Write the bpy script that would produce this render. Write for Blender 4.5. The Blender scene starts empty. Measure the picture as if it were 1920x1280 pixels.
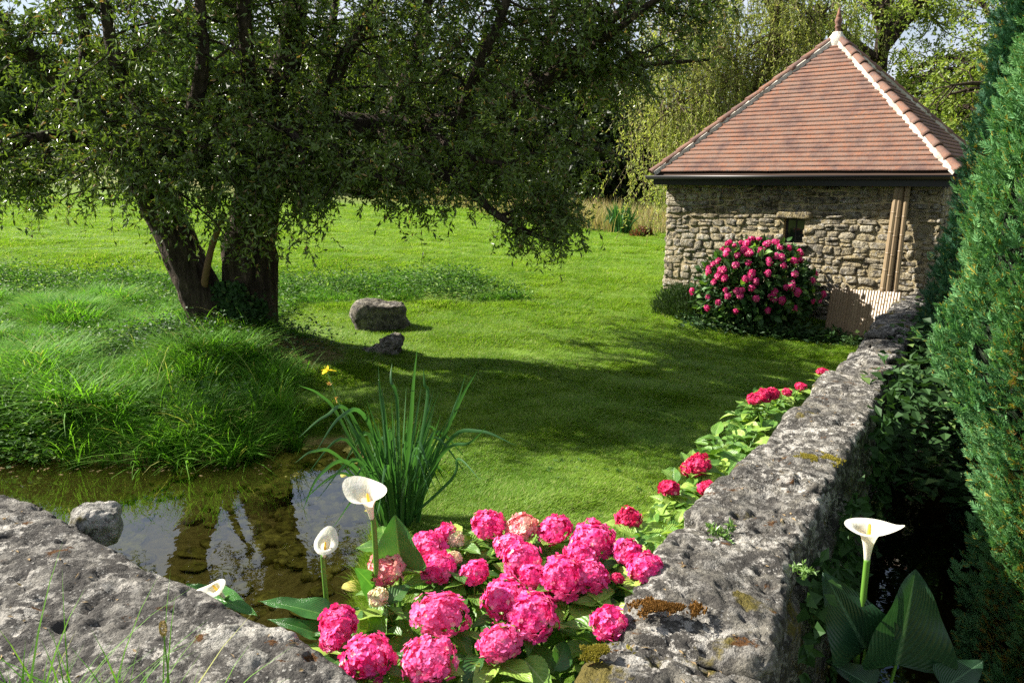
import bpy, math, random, time
import numpy as np
from mathutils import Vector, Euler, Matrix
T0 = time.time()
random.seed(7); R = np.random.default_rng(7)
sc = bpy.context.scene
COL = sc.collection

# ------------------------------------------------------------------ camera, sky, sun, exposure
F = 1450.0; CZ = 2.3; PITCH = math.atan(308/1450)
cd = bpy.data.cameras.new('camera'); cam = bpy.data.objects.new('camera', cd); COL.objects.link(cam)
cam.location = (0, 0, CZ); cam.rotation_euler = (math.pi/2-PITCH, 0, 0)
cd.sensor_width = 36; cd.lens = F/1920*36; cd.clip_start = 0.05; cd.clip_end = 3000
sc.camera = cam
SUN_AZ = math.radians(-75); SUN_EL = math.radians(37)        # azimuth from +Y towards +X
w = bpy.data.worlds.new('World'); sc.world = w; w.use_nodes = True
nt = w.node_tree; nt.nodes.clear()
def N(nt, t, **kw):
    n = nt.nodes.new(t)
    for k, v in kw.items(): setattr(n, k, v)
    return n
out = N(nt, 'ShaderNodeOutputWorld'); bg = N(nt, 'ShaderNodeBackground'); bg.inputs['Strength'].default_value = 0.05
sky = N(nt, 'ShaderNodeTexSky', sky_type='NISHITA'); sky.sun_disc = False
sky.sun_elevation = SUN_EL; sky.sun_rotation = SUN_AZ; sky.air_density = 1.0; sky.dust_density = 1.5
tc = N(nt, 'ShaderNodeTexCoord'); mp = N(nt, 'ShaderNodeMapping'); mp.inputs['Scale'].default_value = (1, 1, 2.6)
cn = N(nt, 'ShaderNodeTexNoise'); cn.inputs['Scale'].default_value = 2.2; cn.inputs['Detail'].default_value = 7
cr = N(nt, 'ShaderNodeValToRGB'); cr.color_ramp.elements[0].position = .36; cr.color_ramp.elements[1].position = .58
mx = N(nt, 'ShaderNodeMix', data_type='RGBA'); mx.inputs['B'].default_value = (5.6, 6.0, 6.8, 1)
nt.links.new(tc.outputs['Generated'], mp.inputs['Vector']); nt.links.new(mp.outputs[0], cn.inputs['Vector'])
nt.links.new(cn.outputs['Fac'], cr.inputs['Fac']); nt.links.new(cr.outputs['Color'], mx.inputs['Factor'])
nt.links.new(sky.outputs[0], mx.inputs['A']); nt.links.new(mx.outputs['Result'], bg.inputs['Color'])
nt.links.new(bg.outputs[0], out.inputs[0])
sd = bpy.data.lights.new('sun', 'SUN'); sd.energy = 5.0; sd.angle = math.radians(.53); sd.color = (1, .94, .84)
sun = bpy.data.objects.new('sun', sd); COL.objects.link(sun)
sdir = Vector((math.sin(SUN_AZ)*math.cos(SUN_EL), math.cos(SUN_AZ)*math.cos(SUN_EL), math.sin(SUN_EL)))
sun.rotation_euler = sdir.to_track_quat('Z', 'Y').to_euler(); sun.location = (-20, 10, 20)
sc.view_settings.view_transform = 'Standard'; sc.view_settings.look = 'None'
sc.view_settings.exposure = 1.6; sc.view_settings.gamma = 1; sc.view_settings.use_curve_mapping = False
sc.render.engine = 'CYCLES'
cy = sc.cycles; cy.max_bounces = 7; cy.diffuse_bounces = 3; cy.glossy_bounces = 3; cy.transmission_bounces = 5
cy.transparent_max_bounces = 8; cy.caustics_reflective = False; cy.caustics_refractive = False
cy.sample_clamp_indirect = 6; cy.use_adaptive_sampling = False; cy.use_denoising = False

# ------------------------------------------------------------------ geometry of the picture
CP, SP = math.cos(PITCH), math.sin(PITCH)
def ray(px, py):
    x = (px-960)/F; y = -(py-640)/F
    return np.array((x, CP+y*SP, -SP+y*CP))
def atY(px, py, Y):
    d = ray(px, py); t = Y/d[1]; return np.array((d[0]*t, Y, CZ+d[2]*t))
def atZ(px, py, z):
    d = ray(px, py); t = (z-CZ)/d[2]; return np.array((d[0]*t, d[1]*t, z))

def _h(ix, iy, iz, s):
    h = (ix*374761393 + iy*668265263 + iz*2147483647 + s*974634777) & 0xffffffff
    h = ((h ^ (h >> 13))*1274126177) & 0xffffffff
    h = ((h ^ (h >> 16))*2246822519) & 0xffffffff
    return ((h ^ (h >> 15)) & 0xffff)/32767.5-1
def noise(p, s=0):
    p = np.asarray(p, float); i = np.floor(p).astype(np.int64); f = p-i; f = f*f*(3-2*f)
    r = 0
    for dx in (0, 1):
        for dy in (0, 1):
            for dz in (0, 1):
                wgt = (f[:, 0] if dx else 1-f[:, 0])*(f[:, 1] if dy else 1-f[:, 1])*(f[:, 2] if dz else 1-f[:, 2])
                r = r+wgt*_h(i[:, 0]+dx, i[:, 1]+dy, i[:, 2]+dz, s)
    return r
def fbm(p, o=4, s=0, g=.5):
    a = 1; r = 0
    for k in range(o): r = r+a*noise(p*(2.03**k)+17.3*k, s+k); a *= g
    return r
def nrm(v): return v/np.maximum(np.linalg.norm(v, axis=-1, keepdims=True), 1e-9)

# ------------------------------------------------------------------ object helpers
def props(o, label=None, cat=None, group=None, kind=None):
    if label: o['label'] = label
    if cat: o['category'] = cat
    if group: o['group'] = group
    if kind: o['kind'] = kind
    return o
def mesh(name, V, Fs, mat=None, smooth=False, uv=None):
    """Fs: (m,k) int array, or list of such arrays."""
    V = np.ascontiguousarray(V, dtype=np.float32)
    if not isinstance(Fs, list) or np.ndim(Fs[0]) == 1: Fs = [np.array(Fs)]
    Fs = [np.asarray(f, dtype=np.int32) for f in Fs if len(f)]
    idx = np.concatenate([f.ravel() for f in Fs]); tot = np.concatenate([np.full(len(f), f.shape[1], np.int32) for f in Fs])
    st = np.concatenate([[0], np.cumsum(tot)[:-1]]).astype(np.int32)
    me = bpy.data.meshes.new(name)
    me.vertices.add(len(V)); me.vertices.foreach_set('co', V.ravel())
    me.loops.add(len(idx)); me.loops.foreach_set('vertex_index', idx)
    me.polygons.add(len(tot)); me.polygons.foreach_set('loop_start', st); me.polygons.foreach_set('loop_total', tot)
    if uv is not None:
        l = me.uv_layers.new(name='uv'); l.data.foreach_set('uv', np.asarray(uv, np.float32)[idx].ravel())
    me.polygons.foreach_set('use_smooth', np.full(len(tot), bool(smooth)))
    me.update(calc_edges=True)
    if mat is not None: me.materials.append(mat)
    return me
def obj(name, me, parent=None, loc=(0, 0, 0), rot=None, scale=None, **kw):
    o = bpy.data.objects.new(name, me); COL.objects.link(o)
    if parent is not None: o.parent = parent
    o.location = tuple(float(a) for a in loc)
    if rot is not None:
        o.rotation_euler = rot if not isinstance(rot, Matrix) else rot.to_euler()
    if scale is not None: o.scale = scale if hasattr(scale, '__len__') else (scale,)*3
    return props(o, **kw)
def wobj(name, V, Fs, mat, parent=None, smooth=False, uv=None, **kw):
    """mesh given in world coordinates, hung under a parent that is only translated"""
    V = np.asarray(V, float)
    if parent is not None:
        q = parent; off = np.zeros(3)
        while q is not None: off += np.array(q.location); q = q.parent
        return obj(name, mesh(name, V-off, Fs, mat, smooth, uv), parent, (0, 0, 0), **kw)
    c = V.mean(0); c[2] = V[:, 2].min()
    return obj(name, mesh(name, V-c, Fs, mat, smooth, uv), None, c, **kw)
def empty(name, loc, label, cat, group=None):
    o = bpy.data.objects.new(name, None); COL.objects.link(o); o.location = tuple(float(a) for a in loc); o.empty_display_size = .1
    return props(o, label, cat, group)
def frame_rot(x, z):
    """matrix whose local Y points along x (length axis) and Z near z"""
    y = Vector(x).normalized(); z = Vector(z); xx = y.cross(z)
    if xx.length < 1e-4: xx = y.cross(Vector((1, .1, 0)))
    xx.normalize(); zz = xx.cross(y)
    return Matrix((xx, y, zz)).transposed()
class Geo:
    def __init__(s): s.V = []; s.F = {}; s.n = 0; s.U = []
    def add(s, V, Fc, uv=None):
        V = np.asarray(V, float); Fc = np.asarray(Fc)
        s.V.append(V); s.F.setdefault(Fc.shape[1], []).append(Fc+s.n); s.n += len(V)
        s.U.append(np.zeros((len(V), 2)) if uv is None else uv)
    def get(s): return np.concatenate(s.V), [np.concatenate(f) for f in s.F.values()]
    def uv(s): return np.concatenate(s.U)
BOXF = np.array([[0, 3, 2, 1], [4, 5, 6, 7], [0, 1, 5, 4], [1, 2, 6, 5], [2, 3, 7, 6], [3, 0, 4, 7]])
BOXV = np.array([[-1, -1, -1], [1, -1, -1], [1, 1, -1], [-1, 1, -1], [-1, -1, 1], [1, -1, 1], [1, 1, 1], [-1, 1, 1]], float)/2
def tube(pts, rad, n=6, cap=True):
    pts = np.asarray(pts, float); m = len(pts); rad = np.broadcast_to(np.asarray(rad, float), (m,))
    t = nrm(np.gradient(pts, axis=0)); a = np.array((0, 0, 1.)) if abs(t[0][2]) < .9 else np.array((1., 0, 0))
    u = nrm(np.cross(t, a)); v = np.cross(t, u)
    an = np.arange(n)*2*math.pi/n
    V = pts[:, None]+rad[:, None, None]*(np.cos(an)[None, :, None]*u[:, None]+np.sin(an)[None, :, None]*v[:, None])
    V = V.reshape(-1, 3); Fc = []
    i = np.arange(m-1)[:, None]*n; j = np.arange(n)[None, :]; k = (j+1) % n
    Fc = np.stack([i+j, i+k, i+n+k, i+n+j], -1).reshape(-1, 4)
    return V, Fc
def spline(pts, k=8):
    """Catmull-Rom through pts"""
    P = np.asarray(pts, float); P = np.vstack([2*P[0]-P[1], P, 2*P[-1]-P[-2]]); o = []
    for i in range(1, len(P)-2):
        for t in np.arange(k)/k:
            o.append(.5*((2*P[i])+(-P[i-1]+P[i+1])*t+(2*P[i-1]-5*P[i]+4*P[i+1]-P[i+2])*t*t+(-P[i-1]+3*P[i]-3*P[i+1]+P[i+2])*t**3))
    o.append(P[-2]); return np.array(o)
def leafquads(C, D, L, W, Nn=None, fold=.25):
    """one folded diamond per centre: C base points, D direction, L length, W width"""
    n = len(C); D = nrm(D)
    if Nn is None: Nn = R.normal(size=(n, 3))
    S = nrm(np.cross(D, Nn)); U = np.cross(S, D)
    L = np.broadcast_to(L, (n,))[:, None]; W = np.broadcast_to(W, (n,))[:, None]
    V = np.stack([C, C+D*L*.45-S*W*.5+U*W*fold, C+D*L, C+D*L*.45+S*W*.5+U*W*fold], 1).reshape(-1, 3)
    return V, np.arange(n*4).reshape(-1, 4)

# ------------------------------------------------------------------ material helpers
class M:
    def __init__(s, name):
        s.m = bpy.data.materials.new(name); s.m.use_nodes = True; s.t = s.m.node_tree; s.t.nodes.clear()
        s.o = s.n('ShaderNodeOutputMaterial'); s.b = s.n('ShaderNodeBsdfPrincipled'); s.link(s.b.outputs[0], s.o.inputs[0])
    def n(s, t, **kw): return N(s.t, t, **kw)
    def link(s, a, b): s.t.links.new(a, b)
    def pos(s, obj=False):
        return s.n('ShaderNodeTexCoord').outputs['Object'] if obj else s.n('ShaderNodeNewGeometry').outputs['Position']
    def noise(s, vec, scale, detail=4, rough=.55, lo=.3, hi=.7, stretch=None):
        if stretch:
            q = s.n('ShaderNodeMapping'); q.inputs['Scale'].default_value = stretch
            if len(stretch) > 3: pass
            s.link(vec, q.inputs['Vector']); vec = q.outputs[0]
        t = s.n('ShaderNodeTexNoise'); t.inputs['Scale'].default_value = scale; t.inputs['Detail'].default_value = detail
        t.inputs['Roughness'].default_value = rough; s.link(vec, t.inputs['Vector'])
        return s.remap(t.outputs['Fac'], lo, hi)
    def remap(s, v, lo, hi, a=0, b=1):
        r = s.n('ShaderNodeMapRange'); s.link(v, r.inputs['Value'])
        for k, q in zip(('From Min', 'From Max', 'To Min', 'To Max'), (lo, hi, a, b)): r.inputs[k].default_value = q
        return r.outputs[0]
    def mix(s, f, a, b, mode='MIX'):
        x = s.n('ShaderNodeMix', data_type='RGBA', blend_type=mode)
        for v, k in ((f, 'Factor'), (a, 'A'), (b, 'B')):
            if isinstance(v, (int, float)): x.inputs[k].default_value = v
            elif isinstance(v, tuple): x.inputs[k].default_value = (*v, 1)
            else: s.link(v, x.inputs[k])
        return x.outputs['Result']
    def math(s, op, a, b=0.):
        x = s.n('ShaderNodeMath', operation=op)
        for i, v in enumerate((a, b)):
            if isinstance(v, (int, float)): x.inputs[i].default_value = v
            else: s.link(v, x.inputs[i])
        return x.outputs[0]
    def bump(s, h, strength=.5, dist=.01):
        b = s.n('ShaderNodeBump'); b.inputs['Strength'].default_value = strength; b.inputs['Distance'].default_value = dist
        s.link(h, b.inputs['Height']); s.link(b.outputs[0], s.b.inputs['Normal']); return b
    def col(s, c):
        if isinstance(c, tuple): s.b.inputs['Base Color'].default_value = (*c, 1)
        else: s.link(c, s.b.inputs['Base Color'])
    def rough(s, r, spec=.3):
        s.b.inputs['Roughness'].default_value = r; s.b.inputs['Specular IOR Level'].default_value = spec
    def translucent(s, c, f):
        t = s.n('ShaderNodeBsdfTranslucent')
        if isinstance(c, tuple): t.inputs[0].default_value = (*c, 1)
        else: s.link(c, t.inputs[0])
        x = s.n('ShaderNodeMixShader'); x.inputs[0].default_value = f
        s.link(s.b.outputs[0], x.inputs[1]); s.link(t.outputs[0], x.inputs[2]); s.link(x.outputs[0], s.o.inputs[0])
def leafmat(name, c1, c2, c3=None, rough=.45, spec=.4, tr=.3, trmul=1.6, island=True, p3=.06, ns=1.2):
    m = M(name); g = m.n('ShaderNodeNewGeometry'); oi = m.n('ShaderNodeObjectInfo')
    rnd = m.math('FRACT', m.math('ADD', g.outputs['Random Per Island'], oi.outputs['Random'])) if island else oi.outputs['Random']
    big = m.noise(g.outputs['Position'], ns, 3)
    f = m.math('ADD', m.math('MULTIPLY', rnd, .6), m.math('MULTIPLY', big, .4))
    c = m.mix(f, c1, c2)
    if c3: c = m.mix(m.remap(rnd, 1-p3, 1-p3+.01), c, c3)
    m.col(c); m.rough(rough, spec)
    tcx = m.mix(1., c, (trmul, trmul*1.05, trmul*.55), 'MULTIPLY'); m.translucent(tcx, tr)
    return m.m

# leaf materials
MAT = {}
MAT['willow_leaf'] = leafmat('willow_leaf', (.045, .085, .012), (.15, .21, .035), (.22, .14, .05), .36, .5, .26, 1.7, p3=.05)
MAT['backlit_dark_leaf'] = leafmat('backlit_dark_leaf', (.008, .018, .005), (.022, .036, .008), None, .5, .3, .2)  # near-black albedo puts the far trees' backlit shade into the colour
MAT['mid_leaf'] = leafmat('mid_leaf', (.13, .19, .03), (.24, .30, .06), (.36, .34, .10), .45, .3, .4)
MAT['pale_leaf'] = leafmat('pale_leaf', (.20, .25, .06), (.36, .37, .11), (.42, .38, .16), .5, .3, .45)
MAT['bank_leaf'] = leafmat('bank_leaf', (.03, .085, .014), (.075, .16, .025), (.2, .3, .08), .6, .2, .35, p3=.1)
MAT['ivy_leaf'] = leafmat('ivy_leaf', (.02, .055, .016), (.04, .09, .022), (.1, .16, .04), .6, .22, .2)
MAT['iris_leaf'] = leafmat('iris_leaf', (.03, .10, .03), (.055, .15, .035), None, .35, .5, .3, island=False)
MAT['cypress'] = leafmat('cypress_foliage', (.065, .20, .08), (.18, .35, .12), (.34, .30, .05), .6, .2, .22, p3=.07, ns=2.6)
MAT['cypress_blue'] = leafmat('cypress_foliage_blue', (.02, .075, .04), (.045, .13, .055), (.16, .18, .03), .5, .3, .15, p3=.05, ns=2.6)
MAT['grass'] = leafmat('lawn_blades', (.08, .195, .014), (.24, .355, .035), (.42, .42, .17), .5, .25, .4, 1.4, p3=.07, ns=.9)
MAT['long_grass'] = leafmat('long_grass_blades', (.06, .19, .014), (.17, .36, .03), (.34, .36, .10), .6, .2, .42, 1.5, p3=.07, ns=1.6)
MAT['meadow'] = leafmat('meadow_blades', (.24, .20, .09), (.36, .28, .15), (.2, .24, .08), .7, .2, .3, p3=.25)
MAT['shrub_dark'] = leafmat('shrub_needles', (.02, .05, .012), (.05, .085, .02), None, .5, .3, .15)
MAT['hedge_leaf'] = leafmat('hedge_leaf', (.04, .08, .015), (.09, .14, .03), None, .5, .3, .25)
MAT['red_leaf'] = leafmat('red_shrub_leaf', (.14, .05, .03), (.22, .10, .05), (.1, .14, .04), .5, .3, .3, p3=.3)

def bark(name, a, b, sc_=1.):
    m = M(name); p = m.pos(); v = m.noise(p, 9*sc_, 6, .65, .35, .65, (1.6, 1.6, .28))
    m.col(m.mix(v, a, b)); m.rough(.9, .15); m.bump(v, 1, .09); return m.m
MAT['bark'] = bark('bark', (.03, .022, .016), (.13, .098, .07))
MAT['twig'] = bark('twig_bark', (.04, .03, .02), (.10, .075, .045))
MAT['pale_bark'] = bark('pale_bark', (.10, .08, .05), (.24, .19, .11))
MAT['green_stem'] = (lambda m: (m.col((.10, .22, .03)), m.rough(.4, .4), m.m)[2])(M('green_stem'))

# ------------------------------------------------------------------ terrain
CTRL = np.array([(-30, 60, 3.3), (-20, 60, 3.1), (-5, 50, 1.6), (5, 45, 1.0), (15, 45, .8), (60, 60, 1), (-60, 60, 4.2), (-150, 100, 6), (150, 100, 2),
    (-150, 400, 12), (150, 400, 9), (0, 400, 9), (0, 110, 2.4), (0, 70, 1.5), (-14, 25, 1.0), (-24, 32, 1.7), (-5, 25, .65), (4, 22, .4), (2.9, 14.5, .15), (6.3, 11.9, -.25),
    (9, 16, 0), (-5, 17.5, .42), (-10, 17, .5), (0, 15.3, .22), (-5, 13.8, .0), (-9, 13.8, .1), (0, 13, .0), (-1.5, 14.8, .2), (3, 9, -.3), (0, 10, -.06), (-2, 12, 0), (-3.7, 10.4, .12), (-7, 11, .1), (-7.5, 8.8, -.15), (-14, 12, .3),
    (0, 5, -.15), (2.5, 6, -.3), (1, 4, -.25), (-2.3, 8.6, -.1), (-.9, 6.5, -.15), (10, 9, -.5), (-.5, 3, -.2), (.5, 2.8, -.25), (0, 0, .3), (10, 0, 0), (-10, 0, .3), (-60, -20, .5), (60, -20, .5), (-12, 7, -.2)], float)
_K = np.linalg.norm(CTRL[:, None, :2]-CTRL[None, :, :2], axis=2)+1e-9
_Wt = np.linalg.solve(np.block([[_K, np.ones((len(CTRL), 1))], [np.ones((1, len(CTRL))), np.zeros((1, 1))]]), np.append(CTRL[:, 2], 0))
POND = np.array([(-12, 8.4), (-8, 7.7), (-5.2, 7.35), (-4.2, 7.15), (-3.4, 7.2), (-2.8, 7.2), (-2.3, 7.65), (-1.75, 7.75), (-1.45, 7.2), (-1.15, 6.4), (-1.1, 5.6), (-1.1, 4.9), (-1.0, 4.3), (-1.1, 3.4), (-1.5, 3.0), (-4, 4.4), (-8, 6.5), (-12, 7)])
WATER = -.45
def polysd(x, y, P):
    """signed distance to a polygon, negative inside"""
    d = np.full(x.shape, 1e9); ins = np.zeros(x.shape, bool)
    for i in range(len(P)):
        a, b = P[i], P[(i+1) % len(P)]; e = b-a
        t = np.clip(((x-a[0])*e[0]+(y-a[1])*e[1])/(e@e), 0, 1)
        d = np.minimum(d, np.hypot(x-a[0]-t*e[0], y-a[1]-t*e[1]))
        c = ((a[1] > y) != (b[1] > y)) & (x < (b[0]-a[0])*(y-a[1])/(b[1]-a[1]+1e-12)+a[0]); ins ^= c
    return np.where(ins, -d, d)
# wall path: left edge, right edge (x, y), top z
WY = np.array([1.0, 1.94, 3.0, 4.07, 5.0, 6.2, 7.6, 9.4, 12.1]); WL = np.array([-.25, .17, .68, 1.32, 1.88, 2.58, 3.42, 4.5, 6.1]); WR = np.array([.35, .69, 1.25, 1.90, 2.44, 3.10, 3.95, 4.98, 6.55])
WZ = np.array([.93, .9, .86, .81, .77, .71, .63, .55, .43])
def wl(y): return np.interp(y, WY, WL)
def wr(y): return np.interp(y, WY, WR)
def wz(y): return np.interp(y, WY, WZ)
SLA, SLB = np.array((-2.4, 3.41)), np.array((-.51, 2.07)); SLD = (SLB-SLA)/np.linalg.norm(SLB-SLA); SLN = np.array((SLD[1], -SLD[0])); SLN = SLN if SLN[1] < 0 else -SLN
def ss(a, b, x): t = np.clip((x-a)/(b-a), 0, 1); return t*t*(3-2*t)
def H(x, y, detail=True):
    x = np.asarray(x, float); y = np.asarray(y, float); sh = x.shape; x = x.ravel(); y = y.ravel()
    z = np.zeros(len(x))
    for s in range(0, len(x), 40000):
        q = slice(s, s+40000)
        z[q] = np.hypot(x[q, None]-CTRL[None, :, 0], y[q, None]-CTRL[None, :, 1])@_Wt[:-1]+_Wt[-1]
    r = np.hypot(x, y)
    if detail:
        p = np.stack([x, y, 0*x], 1); z = z+.05*fbm(p*.55, 3, 3)*ss(2, 8, r)+.012*fbm(p*3, 2, 9)
    # mound at the tree foot
    z = z+.28*np.exp(-(((x+3.55)/1.0)**2+((y-10.1)/.8)**2))
    d = polysd(x, y, POND)
    bank = ss(-.02, .35, d)
    inside = WATER-.05-.22*ss(0, .9, -d)
    z = np.where(d < .35, inside*(1-bank)+z*bank, z)
    # channel to the right of the wall
    yy = np.clip(y, 1, 12); k = ss(0, .25, x-(wl(yy)+wr(yy))/2)*(1-ss(10.2, 11.6, y))*(1-ss(3.5, 6, x-wr(yy)))*ss(-1.2, 0, y)
    z = z*(1-k)+(-.75)*k
    # terrace behind the left slab (camera side)
    a = (x-SLA[0])*SLN[0]+(y-SLA[1])*SLN[1]
    k2 = ss(.2, .5, a)*(1-ss(0, .3, x-np.interp(np.clip(y, -5, 4), [1, 4], [-.0, .2])))
    z = z*(1-k2)+.5*k2
    return z.reshape(sh)
def grid_axis(n, lo, hi, c, k):
    t0 = -np.arcsinh((c-lo)/k); t1 = np.arcsinh((hi-c)/k); return c+k*np.sinh(np.linspace(t0, t1, n))
gx = grid_axis(280, -500, 500, -.5, 3.0); gy = grid_axis(280, -30, 900, 6, 3.5)
GX, GY = np.meshgrid(gx, gy); GZ = H(GX, GY)
nx, ny = len(gx), len(gy)
ii = (np.arange(ny-1)[:, None]*nx+np.arange(nx-1)[None, :]).ravel()
m = M('ground_soil_and_turf'); p = m.pos()
a = m.noise(p, .5, 5, .6, .35, .65); b = m.noise(p, 14, 4, .6, .3, .7); c = m.noise(p, 2.5, 4, .6, .35, .7)
turf = m.mix(a, (.065, .155, .014), (.17, .265, .03)); turf = m.mix(m.math('MULTIPLY', c, .5), turf, (.15, .16, .05)); turf = m.mix(m.math('MULTIPLY', b, .5), turf, (.035, .07, .012))
mud = m.mix(b, (.20, .16, .05), (.40, .33, .11))
sx = m.n('ShaderNodeSeparateXYZ'); m.link(p, sx.inputs[0])
hz = m.remap(sx.outputs['Z'], -.42, -.36)
far = m.remap(sx.outputs['Y'], 34, 44)
farc = m.mix(m.noise(p, .12, 4, .6, .4, .6), (.20, .18, .08), (.15, .19, .06))
turf = m.mix(far, turf, farc)
m.col(m.mix(hz, mud, turf)); m.rough(.95, .1); m.bump(b, .6, .03); MAT['ground'] = m.m
ground = obj('ground', mesh('ground', np.stack([GX.ravel(), GY.ravel(), GZ.ravel()], 1), np.stack([ii, ii+1, ii+nx+1, ii+nx], 1), MAT['ground'], True), kind='structure', label='grassy ground falling from the upper lawn to the pond')

# water
m = M('pond_water'); m.t.nodes.remove(m.b)
fr = m.n('ShaderNodeFresnel'); fr.inputs['IOR'].default_value = 1.36
tr = m.n('ShaderNodeBsdfTransparent'); tr.inputs[0].default_value = (.93, .90, .66, 1)
gl = m.n('ShaderNodeBsdfGlossy'); gl.inputs['Roughness'].default_value = .015; gl.inputs['Color'].default_value = (1, 1, 1, 1)
mxs = m.n('ShaderNodeMixShader'); bm_ = m.n('ShaderNodeBump'); bm_.inputs['Strength'].default_value = .05; bm_.inputs['Distance'].default_value = .03
nz = m.n('ShaderNodeTexNoise'); nz.inputs['Scale'].default_value = 7; nz.inputs['Detail'].default_value = 2
m.link(m.pos(), nz.inputs['Vector']); m.link(nz.outputs['Fac'], bm_.inputs['Height'])
for q in (fr, gl): m.link(bm_.outputs[0], q.inputs['Normal'])
m.link(m.math('MULTIPLY', fr.outputs[0], 1.9), mxs.inputs[0]); m.link(tr.outputs[0], mxs.inputs[1]); m.link(gl.outputs[0], mxs.inputs[2]); m.link(mxs.outputs[0], m.o.inputs[0])
MAT['water'] = m.m
wob = wobj('pond_water', [(-12.5, 2.6, WATER), (-.8, 2.6, WATER), (-.8, 8.8, WATER), (-12.5, 8.8, WATER)], [[0, 1, 2, 3]], MAT['water'], kind='structure', label='clear shallow pond water over stones')
dm = MAT['water'].copy(); dm.name = 'shade_tinted_stream'; MAT['shade_tinted_water'] = dm  # tint darkened to put the channel's shade into the water colour
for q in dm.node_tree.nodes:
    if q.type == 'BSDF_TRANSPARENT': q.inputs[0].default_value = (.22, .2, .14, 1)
# stream in the channel
wobj('stream_water', [(.9, .3, -.68), (6, .3, -.68), (6, 9.5, -.68), (.9, 9.5, -.68)], [[0, 1, 2, 3]], MAT['shade_tinted_water'], kind='structure', label='stream water tinted dark for the shade of the channel beside the wall')

# ------------------------------------------------------------------ rocks
def boxgrid(nx, ny, nz):
    """unit box surface grid, welded"""
    idx = {}; V = []; Fc = []
    def vid(i, j, k):
        key = (i, j, k)
        if key not in idx: idx[key] = len(V); V.append((i/nx-.5, j/ny-.5, k/nz-.5))
        return idx[key]
    for i in range(nx):
        for j in range(ny):
            Fc.append((vid(i, j, 0), vid(i, j+1, 0), vid(i+1, j+1, 0), vid(i+1, j, 0)))
            Fc.append((vid(i, j, nz), vid(i+1, j, nz), vid(i+1, j+1, nz), vid(i, j+1, nz)))
    for i in range(nx):
        for k in range(nz):
            Fc.append((vid(i, 0, k), vid(i+1, 0, k), vid(i+1, 0, k+1), vid(i, 0, k+1)))
            Fc.append((vid(i, ny, k), vid(i, ny, k+1), vid(i+1, ny, k+1), vid(i+1, ny, k)))
    for j in range(ny):
        for k in range(nz):
            Fc.append((vid(0, j, k), vid(0, j, k+1), vid(0, j+1, k+1), vid(0, j+1, k)))
            Fc.append((vid(nx, j, k), vid(nx, j+1, k), vid(nx, j+1, k+1), vid(nx, j, k+1)))
    return np.array(V), np.array(Fc)
def rock(dims, res, seed, rnd=.35, amp=.03, freq=3., strata=0., pits=0., maxn=150):
    dims = np.array(dims, float); n = [int(np.clip(round(d/res), 2, maxn)) for d in dims]
    V, Fc = boxgrid(*n)
    u = V*2; k = 2+6*(1-rnd)                       # superellipsoid rounding
    s = (np.abs(u)**k).sum(1)**(1/k); u = u/np.maximum(s, 1e-6)[:, None]*(np.abs(u).max(1))[:, None]
    P = u*dims/2; nr = nrm(u*np.abs(u)**(k-2)/dims)
    q = P+seed*13.7
    d = amp*fbm(q*freq, 5, seed, .55)
    if strata: d = d+strata*fbm(q*np.array((2.5, 6, 16.)), 3, seed+5)
    if pits: d = d-pits*np.clip(fbm(q*14, 3, seed+9)-.25, 0, 1)-pits*.6*np.clip(fbm(q*34, 2, seed+11)-.2, 0, 1)
    return P+nr*d[:, None], Fc

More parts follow.
